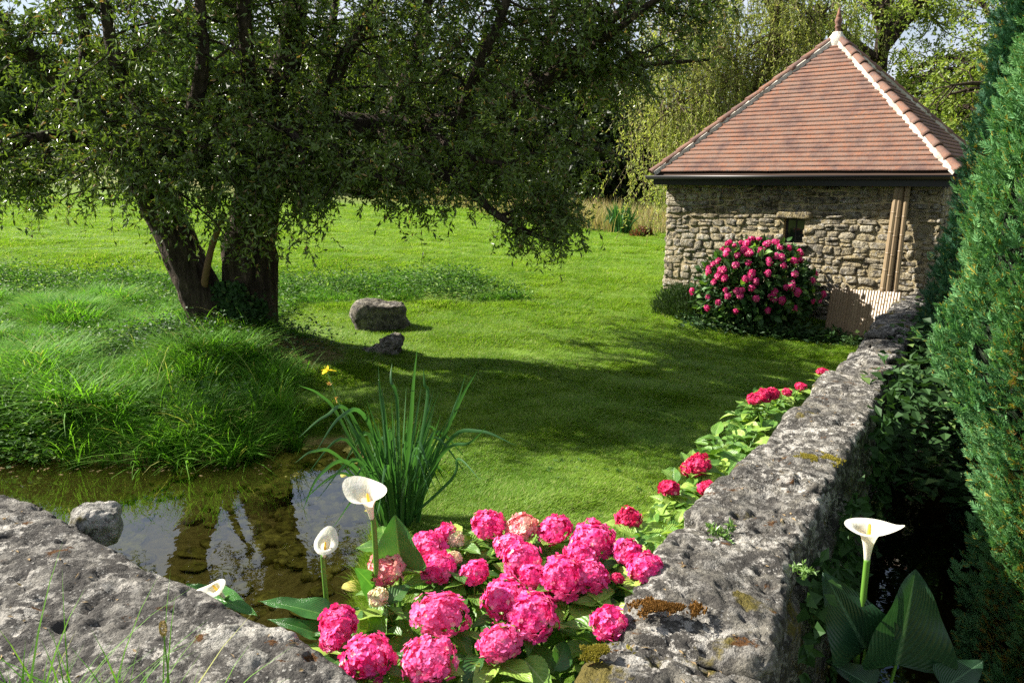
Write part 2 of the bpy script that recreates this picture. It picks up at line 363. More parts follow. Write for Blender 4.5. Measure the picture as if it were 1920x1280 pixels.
def stonemat(name, base1, base2, dark=(.045, .042, .04), white=(.60, .57, .51), dk=.5, wh=.5, rust=0., moss=0., scale=1., obj_rand=False, stain=False, island=False, yellow=0.):
    m = M(name); p = m.pos()
    if obj_rand or island:
        r = m.n('ShaderNodeObjectInfo').outputs['Random'] if obj_rand else m.n('ShaderNodeNewGeometry').outputs['Random Per Island']
    n1 = m.noise(p, 5*scale, 8, .65, .35, .65); c = m.mix(n1, base1, base2)
    if obj_rand or island:
        c = m.mix(m.remap(r, .0, 1, 0, .8), c, (.42, .33, .15)) if yellow else c
        r2 = m.math('FRACT', m.math('MULTIPLY', r, 7.31)); c = m.mix(m.remap(r2, .0, 1, 0, .6), c, (.22, .21, .19))
        r3 = m.math('FRACT', m.math('MULTIPLY', r, 23.7)); c = m.mix(m.remap(r3, .75, 1, 0, .7), c, (.56, .51, .38))
    n2 = m.noise(p, 9*scale, 9, .7, .52-.12*dk, .60-.06*dk); c = m.mix(m.math('MULTIPLY', n2, .85), c, dark)
    n3 = m.noise(p, 16*scale, 8, .72, .60-.08*wh, .66-.08*wh); n3b = m.noise(p, 3.3*scale, 4, .6, .45, .6)
    c = m.mix(m.math('MULTIPLY', n3, m.remap(n3b, 0, 1, .25, 1)), c, white)
    v = m.n('ShaderNodeTexVoronoi'); v.inputs['Scale'].default_value = 75*scale; m.link(p, v.inputs['Vector'])
    sp = m.math('MULTIPLY', m.remap(v.outputs['Distance'], .32, .2), m.noise(p, 20*scale, 3, .5, .5, .6)); c = m.mix(m.math('MULTIPLY', sp, .7), c, (.55, .54, .5))
    fine = m.noise(p, 120*scale, 6, .7, .3, .7); c = m.mix(m.math('MULTIPLY', fine, .45), c, dark)
    if rust:
        n4 = m.noise(p, 6*scale, 7, .7, .64-.05*rust, .67-.05*rust, (1, 1.6, 1)); c = m.mix(n4, c, m.mix(fine, (.05, .025, .012), (.16, .075, .025)))
    if moss:
        n5 = m.noise(p, 2.2*scale, 6, .65, .60-.1*moss, .64-.1*moss); c = m.mix(n5, c, m.mix(fine, (.07, .06, .02), (.22, .18, .05)))
    if stain:
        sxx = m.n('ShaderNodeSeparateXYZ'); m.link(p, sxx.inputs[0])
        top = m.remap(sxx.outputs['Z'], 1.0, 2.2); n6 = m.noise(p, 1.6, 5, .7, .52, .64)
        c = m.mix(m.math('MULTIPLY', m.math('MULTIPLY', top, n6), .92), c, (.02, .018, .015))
    m.col(c); m.rough(.93, .12)
    hgt = m.math('ADD', m.noise(p, 60*scale, 8, .7, .2, .8), m.math('MULTIPLY', m.noise(p, 18*scale, 4, .6, .3, .7), 1.3))
    m.bump(hgt, 1.0, .02/scale); return m.m
MAT['wall_stone'] = stonemat('lichen_limestone', (.19, .178, .15), (.33, .305, .25), dk=1.35, wh=1.3, rust=.3, moss=-.02)
MAT['slab_stone'] = stonemat('grey_limestone_slab', (.19, .178, .155), (.30, .285, .25), dk=1.3, wh=1.1, rust=.3, moss=0)
MAT['white_stone'] = stonemat('white_lichen_stone', (.30, .29, .26), (.42, .41, .36), dk=.35, wh=1.6, rust=0, moss=.4)
MAT['field_rock'] = stonemat('field_rock', (.19, .17, .13), (.33, .30, .23), dk=.6, wh=.5)
MAT['pale_rock'] = stonemat('pale_rock', (.24, .21, .16), (.38, .34, .27), dk=.6, wh=.8)
MAT['hut_stone'] = stonemat('hut_rubble_stone', (.42, .35, .22), (.56, .48, .32), dk=.15, wh=1.0, obj_rand=True, stain=True, yellow=1)
MAT['hut_stone_small'] = stonemat('hut_rubble_stone_small', (.42, .35, .22), (.56, .48, .32), dk=.15, wh=1.0, island=True, stain=True, yellow=1)
MAT['pond_stone'] = (lambda m: (m.col(m.mix(m.noise(m.pos(), 14, 5, .65, .35, .65), m.mix(m.n('ShaderNodeObjectInfo').outputs['Random'], (.30, .27, .05), (.60, .54, .13)), (.09, .075, .02))), m.rough(.8, .2), m.m)[2])(M('algae_stone'))
def mortar(name, a, b):
    m = M(name); p = m.pos(); v = m.noise(p, 30, 7, .7, .3, .7); w_ = m.noise(p, 2, 5, .6, .4, .65)
    m.col(m.mix(m.math('MULTIPLY', w_, .5), m.mix(v, a, b), (.10, .085, .05))); m.rough(.95, .1); m.bump(v, .7, .015); return m.m
MAT['mortar'] = mortar('lime_mortar', (.36, .29, .17), (.46, .38, .23))
MAT['white_mortar'] = mortar('white_mortar', (.50, .46, .38), (.70, .66, .57))
def place_rock(name, dims, res, seed, mat, loc, rz=0, tilt=(0, 0), parent=None, **kw):
    rk = {k: kw.pop(k) for k in ('rnd', 'amp', 'freq', 'strata', 'pits', 'maxn') if k in kw}
    V, Fc = rock(dims, res, seed, **rk)
    Mx = np.array(Euler((tilt[0], tilt[1], rz)).to_matrix()); V = V@Mx.T+np.array(loc)
    return wobj(name, V, Fc, mat, parent, True, **kw)

# left slab wall
tw = empty('terrace_wall', (SLA[0], SLA[1], 0), 'low grey limestone wall with broad rough slabs left of the pink hydrangeas', 'wall')
ang = math.atan2(SLD[1], SLD[0])
def slab_at(s, a, z): q = SLA+SLD*s+SLN*a; return (q[0], q[1], z)
place_rock('stone', (2.75, .70, .34), .0125, 1, MAT['slab_stone'], slab_at(1.25, .36, .74), ang, (0, .0), tw, rnd=.05, amp=.012, freq=3.4, strata=.011, pits=.035, maxn=230)
place_rock('stone', (1.5, .62, .3), .03, 2, MAT['slab_stone'], slab_at(-.95, .33, .77), ang, (0, .03), tw, rnd=.25, amp=.035, strata=.012, pits=.02)
place_rock('stone', (.30, .26, .16), .010, 3, MAT['white_stone'], slab_at(2.02, .16, .825), ang+.3, (.1, .1), tw, rnd=.4, amp=.03, freq=5, pits=.02, label='knobbly stone crusted with white lichen at the slab end')
place_rock('stone', (.6, .62, .3), .015, 4, MAT['wall_stone'], slab_at(2.85, .36, .74), ang-.1, (0, .05), tw, rnd=.3, amp=.03, pits=.02)
for k, (s, ln) in enumerate([(-1.2, .7), (-.4, .8), (.4, .75), (1.2, .8), (1.95, .7), (2.6, .6)]):
    for j, z in enumerate((.45, .15, -.15, -.45)):
        place_rock('stone', (ln, .5, .31), .07, 10+k*4+j, MAT['wall_stone'], slab_at(s+.15*(j % 2), .38, z), ang, parent=tw, rnd=.3, amp=.03)
place_rock('boulder', (.22, .2, .2), .008, 41, MAT['white_stone'], atZ(180, 985, .80), .4, (.1, .2), rnd=.8, amp=.03, freq=5, pits=.01,
           label='small rounded boulder with pale lichen on the slab edge above the pond', cat='rock')

# right wall
rw = empty('garden_wall', (wl(2.), 2., -.2), 'long lichen covered limestone wall running up to the hut', 'wall')
cuts = [1.35, 2.15, 3.0, 3.52, 4.12, 4.95, 5.55, 6.2, 6.8, 7.45, 8.1, 8.9, 9.7, 10.5, 11.3, 12.0]
for k in range(len(cuts)-1):
    y0, y1 = cuts[k], cuts[k+1]; yc = (y0+y1)/2
    A = np.array(((wl(y0)+wr(y0))/2, y0)); B = np.array(((wl(y1)+wr(y1))/2, y1)); ln = np.linalg.norm(B-A); az = math.atan2(B[1]-A[1], B[0]-A[0])
    wd = (wr(yc)-wl(yc))*math.sin(az); z = wz(yc); near = yc < 5.2
    off = R.uniform(-.02, .02); h = R.uniform(.22, .30)
    place_rock('stone', (ln-.035, wd+R.uniform(-.03, .07), h), .0125 if yc < 4.2 else (.018 if near else .03), 60+k, MAT['wall_stone'], ((A[0]+B[0])/2+off, yc, z-h/2+R.uniform(-.045, .035)),
               az+R.uniform(-.04, .04), (R.uniform(-.04, .04), R.uniform(-.04, .05)), rw, rnd=.08, amp=.019, freq=3.6, strata=.015, pits=.035, maxn=110)
    if yc > 6.0:   # thin flat stones bedded on the far half
        for q in range(2):
            f = R.uniform(.15, .85); c2 = A+(B-A)*f; s = R.uniform(-.3, .3)*wd
            place_rock('stone', (R.uniform(.2, .38), R.uniform(.18, .3), R.uniform(.05, .08)), .03, 200+k*3+q, MAT['wall_stone'], (c2[0]+s*math.sin(az), c2[1]-s*math.cos(az), z+.01+.015*q), az+R.uniform(-.5, .5), (R.uniform(-.08, .08), R.uniform(-.08, .08)), rw, rnd=.3, amp=.02, freq=6, pits=.01)
    nb = 2 if ln > .6 else 1
    for b_ in range(nb):
        for j in range(4):
            f = (b_+.5+.25*(j % 2))/nb; c2 = A+(B-A)*f; hh = .25
            place_rock('stone', (ln/nb+.05, wd-.03+R.uniform(-.03, .04), hh+.02), .06, 300+k*8+b_*4+j, MAT['wall_stone'], (c2[0], c2[1], z-h-.1-hh*j), az, (R.uniform(-.04, .04), 0), rw, rnd=.3, amp=.035)
# cushion of yellow moss on the wall
def mosspad(px, py, z, w_, d_, seed, n=5000):
    c = atZ(px, py, z); q = R.normal(size=(n, 2))*.45; keep = np.hypot(q[:, 0], q[:, 1]) < 1; q = q[keep]; n = len(q)
    p = np.stack([c[0]+q[:, 0]*w_, c[1]+q[:, 1]*d_, np.full(n, c[2])+.012*(1-np.hypot(q[:, 0], q[:, 1]))], 1)
    p = p[fbm(p*16, 3, seed) > .05+.5*R.random(len(p))*np.hypot((p[:, 0]-c[0])/w_, (p[:, 1]-c[1])/d_)]
    return leafquads(p, np.stack([R.normal(size=len(p))*.6, R.normal(size=len(p))*.6, np.ones(len(p))], 1), .016, .009)
MAT['moss'] = leafmat('yellow_moss', (.13, .12, .02), (.34, .28, .05), None, .8, .1, .2, ns=9)
MAT['rust_moss'] = leafmat('rust_moss', (.10, .05, .015), (.24, .12, .03), None, .8, .1, .1, ns=9)
for i, (px, py, z, a_, b_, mt, lab) in enumerate([(1530, 862, .80, .15, .12, 'moss', 'cushion of yellow moss on the wall top'), (1250, 1143, .87, .13, .07, 'rust_moss', 'rusty moss patch on the near wall top'), (1130, 1225, .88, .09, .05, 'moss', 'thin yellow moss at the foot of the near wall end')]):
    V, Fc = mosspad(px, py, z+.035, a_, b_, i); wobj('moss', V, Fc, MAT[mt], label=lab, cat='moss', kind='stuff')

# rocks on the lawn
p0 = atZ(712, 592, H(-2.1, 12.1)+0); yb = 12.0
place_rock('rock', (.80, .56, .58), .03, 51, MAT['field_rock'], (-2.05, 12.0, H(-2.05, 12.0)+.18), .15, (.05, -.06), rnd=.45, amp=.09, freq=1.8, pits=.02, label='large flat-topped boulder on the lawn right of the willow', cat='rock')
place_rock('rock', (.36, .25, .36), .018, 52, MAT['pale_rock'], (-1.68, 10.15, H(-1.68, 10.15)+.07), .5, (.1, .3), rnd=.6, amp=.09, freq=4, pits=.04, label='small jagged rock in the short grass below the flat boulder', cat='rock')
place_rock('rock', (.3, .2, .14), .018, 53, MAT['pale_rock'], (-1.9, 10.12, H(-1.9, 10.12)+.02), .2, rnd=.6, amp=.05, freq=4, pits=.04, label='low dark stone left against the small jagged rock', cat='rock')
# pond bed stones, parts of the ground
bed = [mesh('pond_stone', *rock((1, 1, 1), .22, 400+i, rnd=.5, amp=.16, freq=1.6), MAT['pond_stone'], True) for i in range(6)]
cnt = 0
while cnt < 290:
    if cnt < 110: x, y = R.uniform(-2.3, -1.0), R.uniform(5.6, 7.7)
    else: x, y = R.uniform(-3.6, -1.0), R.uniform(3.6, 7.2)
    if polysd(np.array([x]), np.array([y]), POND)[0] > .05: continue
    s = R.uniform(.08, .24) if cnt < 110 else R.uniform(.06, .24)
    zz = float(H(x, y)); hgt = R.uniform(.02, .06) if cnt >= 110 else R.uniform(.05, .11)
    if y > 6.6 and x > -2.4: zz = max(zz, WATER-.07)
    obj('stone', bed[cnt % 6], ground, (x, y, zz+.01), (R.uniform(-.15, .15), R.uniform(-.15, .15), R.uniform(0, 6)), (s, s*R.uniform(.6, .9), hgt)); cnt += 1
print('rocks', time.time()-T0)

# ------------------------------------------------------------------ the stone hut
TH = math.radians(37); HU = np.array((math.cos(TH), -math.sin(TH))); HV = np.array((math.sin(TH), math.cos(TH)))
HL = np.array((2.89, 14.5)); HS = 4.45; HD = 3.9; EV = 2.36; AP = 4.74; OVH = .22
def hp(t, v, z): q = HL+HU*t+HV*v; return np.array((q[0], q[1], z))
def hutpt(px, py):
    """ray against the front wall plane -> (t along wall, z)"""
    d = ray(px, py); n = HV; k = (HL@n)/(d[:2]@n); q = d[:2]*k-HL; return float(q@HU), CZ+d[2]*k
hut = empty('stone_hut', (*HL, -.3), 'small rubble stone garden hut with a steep pyramid roof of brown clay tiles', 'hut')
def hpts(L): return np.array([hp(*q) for q in L])
def hbox(t0, t1, v0, v1, z0, z1): return hpts([(t0, v0, z0), (t1, v0, z0), (t1, v1, z0), (t0, v1, z0), (t0, v0, z1), (t1, v0, z1), (t1, v1, z1), (t0, v1, z1)])
w0, wz1 = hutpt(1470, 409); w1, wz0 = hutpt(1506, 457)
g = Geo()
for q in ((0, w0, 0, .4, -.6, 2.26), (w1, HS, 0, .4, -.6, 2.26), (w0, w1, 0, .4, -.6, wz0), (w0, w1, 0, .4, wz1, 2.26)): g.add(hbox(*q), BOXF)
for q in ((0, .4, .4, HD, -.6, 2.26), (HS-.4, HS, .4, HD, -.6, 2.26), (.4, HS-.4, HD-.4, HD, -.6, 2.26)): g.add(hbox(*q), BOXF)
V, Fc = g.get(); wallo = wobj('wall', V, Fc, MAT['mortar'], hut)
# rubble stones: rows of varying height, each stone from a few shared shapes
SH = []; SHV = []
for i in range(14):
    V, Fc = rock((1, 1, 1), .19, 500+i, rnd=.45, amp=.16, freq=1.5); SHV.append((V, Fc)); SH.append(mesh('stone', V, Fc, MAT['hut_stone'], True))
stones = []
z = -.45; 
while z < 2.2:
    rh = R.choice([.075, .095, .12, .145]); t = R.uniform(-.03, .0)
    quoin = (int(z*9) % 2 == 0)
    while t < HS-.02:
        ln = R.uniform(.10, .30) if t > .05 else (R.uniform(.24, .38) if quoin else R.uniform(.14, .2)); ln = min(ln, HS-t+.02)
        if ln < .05: break
        # a tall row slot is sometimes filled with two thin stones
        if rh > .11 and R.random() < .3: subs = [(z, rh*.48), (z+rh*.5, rh*.5)]
        else: subs = [(z, rh)]
        for (zz, hh) in subs:
            tc_, zc = t+ln/2, zz+hh/2+.025*math.sin(t*2.1+z*3)+R.uniform(-.012, .012)
            if not (w0-.01 < tc_+ln/2 and tc_-ln/2 < w1+.01 and wz0-.02 < zc+hh/2 and zc-hh/2 < wz1+.0): stones.append((tc_, zc, ln-.012, hh*R.uniform(.86, 1.04)))
            else:
                for a_, b_ in ((tc_-ln/2, w0), (w1, tc_+ln/2)):
                    if b_-a_ > .05: stones.append(((a_+b_)/2, zc, b_-a_, hh))
        t += ln+.008
    z += rh+.006
def scam(s): q = hp(s[0], 0, s[1]); return s[2]*s[3]
vis = sorted(range(len(stones)), key=lambda i: -scam(stones[i]) if stones[i][1] > -.1 else 1)
big = set(vis[:285]); g = Geo()
Rh = Euler((0, 0, -TH)); RhM = np.array(Rh.to_matrix())
offw = np.array(hut.location)
for i, (tc_, zc, ln, hh) in enumerate(stones):
    dep = R.uniform(.07, .11); c = hp(tc_, .022+R.uniform(-.012, .012), zc); tl = R.uniform(-.07, .07)
    if i in big:
        sx_ = (-1 if R.random() < .5 else 1)
        obj('stone', SH[i % 14], wallo, c-offw, Euler((0, tl, -TH)), (ln*1.02*sx_, dep, hh*1.0))
    else:
        V, Fc = SHV[i % 14]; g.add((V*np.array((ln*1.02, dep, hh*1.0)))@RhM.T+c, Fc)
# left gable face quoins turn the corner, and coarse stones of the side wall
for sde in (0, 1):
    z = -.45
    while z < 2.2:
        rh = R.uniform(.09, .17); t = 0
        while t < HD-.05:
            ln = R.uniform(.16, .36); V, Fc = SHV[R.integers(14)]; Rs = np.array(Euler((0, 0, -TH+math.pi/2)).to_matrix())
            g.add((V*np.array((ln, .1, rh)))@Rs.T+hp(HS if sde else 0, t+ln/2, z+rh/2), Fc); t += ln
        z += rh
V, Fc = g.get(); wobj('small_stone', V, Fc, MAT['hut_stone_small'], wallo, True, kind='stuff')
# lintel and sill
def hstone(name, t, z, dims, seed, mat, parent, v=.0, **kw):
    V, Fc = rock(dims, .02, seed, rnd=.2, amp=.012, pits=.01); V = V@RhM.T+hp(t, v, z); return wobj(name, V, Fc, mat, parent, True, **kw)
MAT['lintel'] = stonemat('lintel_stone', (.30, .24, .12), (.38, .31, .17), dk=.3, wh=.3)
hstone('lintel', (w0+w1)/2, wz1+.055, (w1-w0+.24, .2, .12), 71, MAT['lintel'], hut, .03, label='pale yellow stone lintel')
hstone('window_sill', (w0+w1)/2, wz0-.03, (w1-w0+.2, .22, .06), 72, MAT['hut_stone_small'], hut, .02)
m = M('black_paint'); m.col((.012, .012, .014)); m.rough(.45, .4); MAT['black'] = m.m
m = M('window_glass_dark'); m.col((.01, .012, .016)); m.rough(.08, .6); MAT['pane'] = m.m
g = Geo(); fw = .035
for q in ((w0, w0+fw, wz0, wz1), (w1-fw, w1, wz0, wz1), (w0+fw, w1-fw, wz0, wz0+fw), (w0+fw, w1-fw, wz1-fw, wz1)): g.add(hbox(q[0], q[1], .12, .16, q[2], q[3]), BOXF)
V, Fc = g.get(); win = wobj('window', V, Fc, MAT['black'], hut, label='small dark square window')
wobj('pane', hbox(w0+fw, w1-fw, .135, .145, wz0+fw, wz1-fw), BOXF, MAT['pane'], win)
wobj('frame', hbox((w0+w1)/2-.01, (w0+w1)/2+.01, .122, .134, wz0+fw, wz1-fw), BOXF, MAT['black'], win)
# roof: eaves square from -OVH to HS+OVH
cx = HS/2; cy_ = HD/2; RA = hp(cx, cy_, AP); half = cx+OVH; halfy = cy_+OVH
def side(k, s, f, lift=0.):
    """roof face k (0 front,1 right,2 back,3 left), s along eave from centre, f 0 eave .. 1 apex"""
    zz = EV+(AP-EV)*f+lift; dx, dy = half*(1-f), halfy*(1-f); sy = s*halfy/half
    a, b = [(s, -dy), (dx, sy), (-s, dy), (-dx, -sy)][k]; return hp(cx+a, cy_+b, zz)
m = M('roof_under'); m.col((.05, .03, .02)); m.rough(.9); MAT['under'] = m.m
V = [side(0, -half, 0, -.03), side(0, half, 0, -.03), side(2, -half, 0, -.03), side(2, half, 0, -.03), RA-(0, 0, .03)]
roof = wobj('roof', V, [np.array([[0, 1, 4], [1, 2, 4], [2, 3, 4], [3, 0, 4]]), np.array([[0, 3, 2, 1]])], MAT['under'], hut)
m = M('clay_tile'); p = m.pos(); r = m.n('ShaderNodeObjectInfo').outputs['Random']; v = m.noise(p, 40, 7, .7, .3, .7); v2 = m.noise(p, 2.4, 6, .7, .46, .64)
def tilecol(m, r):
    r = m.math('ADD', m.math('MULTIPLY', r, .7), m.math('MULTIPLY', m.noise(m.pos(), 3.5, 3, .6, .3, .7), .3)); c = m.mix(r, (.225, .095, .055), (.175, .11, .085)); r2 = m.math('FRACT', m.math('MULTIPLY', r, 9.7)); c = m.mix(m.remap(r2, .35, 1, 0, .85), c, (.15, .115, .10))
    r3 = m.math('FRACT', m.math('MULTIPLY', r, 31.7)); c = m.mix(m.remap(r3, .85, .95, 0, .8), c, (.31, .14, .07))
    c = m.mix(m.math('MULTIPLY', v, .45), c, (.17, .10, .07)); c = m.mix(m.math('MULTIPLY', v2, .65), c, (.07, .045, .045)); m.col(c); m.rough(.85, .2); m.bump(v, .5, .008)
tilecol(m, r); MAT['tile'] = m.m
m = M('clay_tile_small'); p = m.pos(); r = m.n('ShaderNodeNewGeometry').outputs['Random Per Island']; v = m.noise(p, 40, 7, .7, .3, .7); v2 = m.noise(p, 2.4, 6, .7, .46, .64); tilecol(m, r); MAT['tile_s'] = m.m
NR = 32; slope = math.hypot(half, AP-EV); sv = [None]*4
tiles = []
for row in range(NR):
    f0 = row/NR; f1 = min((row+1.25)/NR, 1); tw_ = .168; hw0 = half*(1-f0); hw1 = half*(1-f1)
    k = int(hw0/tw_)+2; sh_ = (row % 2)*.5+R.uniform(-.12, .12)
    for j in range(-k, k+1):
        a, b = (j+sh_)*tw_, (j+1+sh_)*tw_-.0006
        if b < -hw0+.02 or a > hw0-.02: continue
        tiles.append((row, f0, f1, max(a, -hw0), min(b, hw0), max(min(a, hw1), -hw1) if abs(a) > hw1 else a, min(max(b, -hw1), hw1) if abs(b) > hw1 else b))
def tile_mesh(k, T):
    row, f0, f1, a, b, a1, b1 = T; nl = noise(np.array([[a*3, row*1.7, k*9.], [b*3, row*1.7, k*9.]]), 61); l, l2 = .003+.004*nl[0], .003+.004*nl[1]; th = .018
    nn = 3; P = []
    sag = 0
    for (f, lo, sa, sb) in ((f0, .036, a, b), (f1, .004, a1, b1)):
        for q in range(nn):
            u = q/(nn-1); s = sa+(sb-sa)*u; li = lo+(l*(1-u)+l2*u)*(1 if f == f0 else .3)+sag*math.sin(math.pi*u)
            P += [side(k, s, f-(.0022*(nl[0]*(1-u)+nl[1]*u) if f == f0 else 0), li), side(k, s, f, li+th)]
    P = np.array(P); Fc = []
    for q in range(nn-1):
        b0 = q*2; b1_ = 2*nn+q*2
        Fc += [(b0+1, b0+3, b1_+3, b1_+1), (b0, b0+2, b0+3, b0+1)]
    Fc += [(0, 1, 2*nn+1, 2*nn), (2*nn-2, 4*nn-2, 4*nn-1, 2*nn-1)]
    return P, np.array(Fc)
bigt = set(sorted(range(len(tiles)), key=lambda i: -(tiles[i][4]-tiles[i][3])-.01*(NR-tiles[i][0]))[:285])
g = Geo()
for i, T in enumerate(tiles):
    P, Fc = tile_mesh(0, T)
    if i in bigt: wobj('tile', P, Fc, MAT['tile'], roof)
    else: g.add(P, Fc)
for k in (1, 2, 3):
    for T in tiles: g.add(*tile_mesh(k, T))
V, Fc = g.get(); wobj('small_tile', V, Fc, MAT['tile_s'], roof, kind='stuff')
# hips: mortar bed and overlapping ridge tiles
def hip(k, f, lift=0.): return side(k, half*(1-f), f, lift)
for k in range(4):
    g = Geo(); P = [hip(k, f, .0) for f in np.linspace(-.0, .985, 40)]; A_ = P[0]; B_ = P[-1]; ax = (B_-A_)/np.linalg.norm(B_-A_)
    sd_ = nrm(np.cross(ax, (0, 0, 1.))); up = np.cross(sd_, ax)
    L_ = np.linalg.norm(B_-A_)
    ring = []
    for q in np.linspace(0, 1, 60):
        wv = .09+.016*noise(np.array([[q*40, k, 0.]]))[0]; wv2 = .09+.016*noise(np.array([[q*40, k+5, 3.]]))[0]; c = A_+ax*L_*q
        ring += [c-sd_*wv-up*.035, c-sd_*wv*.9+up*.035, c+up*.07, c+sd_*wv2*.9+up*.035, c+sd_*wv2-up*.035]
    i_ = (np.arange(59)[:, None]*5+np.arange(4)[None, :]).ravel()
    wobj('mortar_bed', np.array(ring), np.stack([i_, i_+1, i_+6, i_+5], -1), MAT['white_mortar'], roof)
    nh = 13; st = L_/nh
    for j in range(nh):
        an = np.linspace(-.05*math.pi, 1.05*math.pi, 9); rows_ = []
        for (s_, r_, dz) in ((j*st-.03, .084, .034), (j*st+.03, .080, .030), ((j+1)*st+.02, .068, .022)):
            c = A_+ax*max(s_, -.02)+up*(dz+R.uniform(-.003, .003)); rows_.append(c+r_*(np.cos(an)[:, None]*sd_+np.sin(an)[:, None]*.95*up))
            rows_.append(c+(r_-.016)*(np.cos(an)[:, None]*sd_+np.sin(an)[:, None]*.95*up))
        Vh = np.concatenate(rows_); Fh = []
        for q in range(8):
            Fh += [(q, q+1, 18+q+1, 18+q), (18+q, 18+q+1, 36+q+1, 36+q), (9+q, q, 0+q+1, 9+q+1)][0:3]
            Fh[-1] = (9+q, 9+q+1, q+1, q)
        wobj('hip_tile', Vh, np.array(Fh), MAT['tile'], roof, True)
def lathe(prof, c, n=20):
    V = []; an = np.arange(n)*2*math.pi/n
    for r_, z_ in prof: V.append(np.stack([c[0]+r_*np.cos(an), c[1]+r_*np.sin(an), np.full(n, c[2]+z_)], 1))
    V = np.concatenate(V); i = (np.arange(len(prof)-1)[:, None]*n); j = np.arange(n)[None, :]
    return V, np.stack([i+j, i+(j+1) % n, i+n+(j+1) % n, i+n+j], -1).reshape(-1, 4)
V, Fc = lathe([(.17, -.17), (.175, -.08), (.15, .0), (.10, .06), (.08, .10), (.0, .11)], RA, 18); V = V+.012*fbm(V*9, 2, 3)[:, None]
fin = wobj('finial', *lathe([(a_*.8, b_*.66) for a_, b_ in [(.085, .06), (.075, .12), (.055, .2), (.05, .26), (.075, .28), (.06, .31), (.052, .34), (.075, .40), (.082, .46), (.055, .52), (.05, .535), (.062, .55), (.04, .62), (.018, .76), (.002, .80)]], RA, 18), MAT['tile'], hut, True, label='turned terracotta finial')
wobj('mortar_cap', V, Fc, MAT['white_mortar'], fin, True)
# gutter and fascia
g = Geo()
for (a, b) in ((0, 1),):
    an = np.linspace(math.pi, 2*math.pi, 9); ro, ri = .068, .060; P = []
    for s in (-half-.1, half+.02):
        for r_ in (ro, ri):
            for q in an: P.append(hp(cx+s, -OVH-.055+r_*math.cos(q), EV-.035+r_*math.sin(q)))
    P = np.array(P); Fg = []
    for q in range(8): Fg += [(q, q+1, 18+q+1, 18+q), (9+q, 27+q, 27+q+1, 9+q+1), (q, 9+q, 9+q+1, q+1), (18+q, 18+q+1, 27+q+1, 27+q)]
    Fg += [(0, 18, 27, 9), (8, 17, 35, 26)]
    g.add(P, np.array(Fg))
V, Fc = g.get(); wobj('gutter', V, Fc, MAT['black'], hut, True, label='black half round gutter')
g = Geo(); g.add(hbox(-OVH, HS+OVH, -OVH+.012, -OVH+.035, EV-.20, EV-.02), BOXF); g.add(hbox(-OVH, HS+OVH, -OVH+.036, .2, EV-.13, EV-.115), BOXF)
g.add(hbox(-OVH+.012, -OVH+.035, -OVH+.04, HD+OVH, EV-.16, EV-.035), BOXF); g.add(hbox(-OVH+.036, .2, .21, HD+OVH, EV-.13, EV-.115), BOXF)
V, Fc = g.get(); wobj('fascia', V, Fc, MAT['black'], hut)

# bamboo: culms with nodes
m = M('dry_bamboo'); p = m.pos(True); oi = m.n('ShaderNodeObjectInfo').outputs['Random']
c = m.mix(oi, (.15, .10, .05), (.24, .175, .095)); c = m.mix(m.remap(m.math('FRACT', m.math('MULTIPLY', oi, 13.3)), .8, .9, 0, .8), c, (.2, .11, .05)); c = m.mix(m.noise(p, 4, 5, .6, .4, .7, (3, 3, .6)), c, (.20, .14, .08)); m.col(c); m.rough(.45, .4); MAT['bamboo'] = m.m
def culm(a, b, r, n=8, seed=0):
    a = np.array(a); b = np.array(b); L = np.linalg.norm(b-a); rr = random.Random(seed); s = rr.uniform(.02, .25); pts = [(0, r)]
    while s < L-.03:
        pts += [(s-.012, r*.99), (s-.005, r*1.05), (s, r*.95), (s+.007, r*1.05), (s+.014, r*.985)]; s += rr.uniform(.24, .33)
    pts.append((L, r*.92)); d = (b-a)/L
    P = np.array([a+d*q for q, _ in pts]); V, Fc = tube(P, [q for _, q in pts], n)
    V = np.vstack([V, [b-d*.01]]); k = len(P)*n-n; Fc2 = np.array([[k+j, k+(j+1) % n, len(V)-1] for j in range(n)])
    return V, [Fc, Fc2]
polegroup = 'bamboo poles leaning on the hut wall'
for (tx, ty, bx, by, r, v0, v1, lab) in [(1686, 348, 1668, 547, .048, -.10, -.42, 'thick bamboo pole at the left of the poles leaning on the hut wall'), (1693, 347, 1677, 549, .052, -.09, -.40, 'thick bamboo pole in the middle of the leaning poles'),
                                 (1697, 348, 1685, 550, .03, -.05, -.30, 'thin dark bamboo pole squeezed in the gap of the leaning poles'), (1705, 347, 1691, 551, .042, -.09, -.36, 'straight bamboo pole at the right of the leaning poles')]:
    t0, z0 = hutpt(tx, ty); t1, z1 = hutpt(bx, by)
    a = hp(t1-.05, v1, -.25); b = hp(t0, v0, z0-.02)
    V, Fc = culm(a, b, r, 10, int(tx)); wobj('bamboo_pole', V, Fc, MAT['bamboo'], label=lab, cat='bamboo pole', group=polegroup)
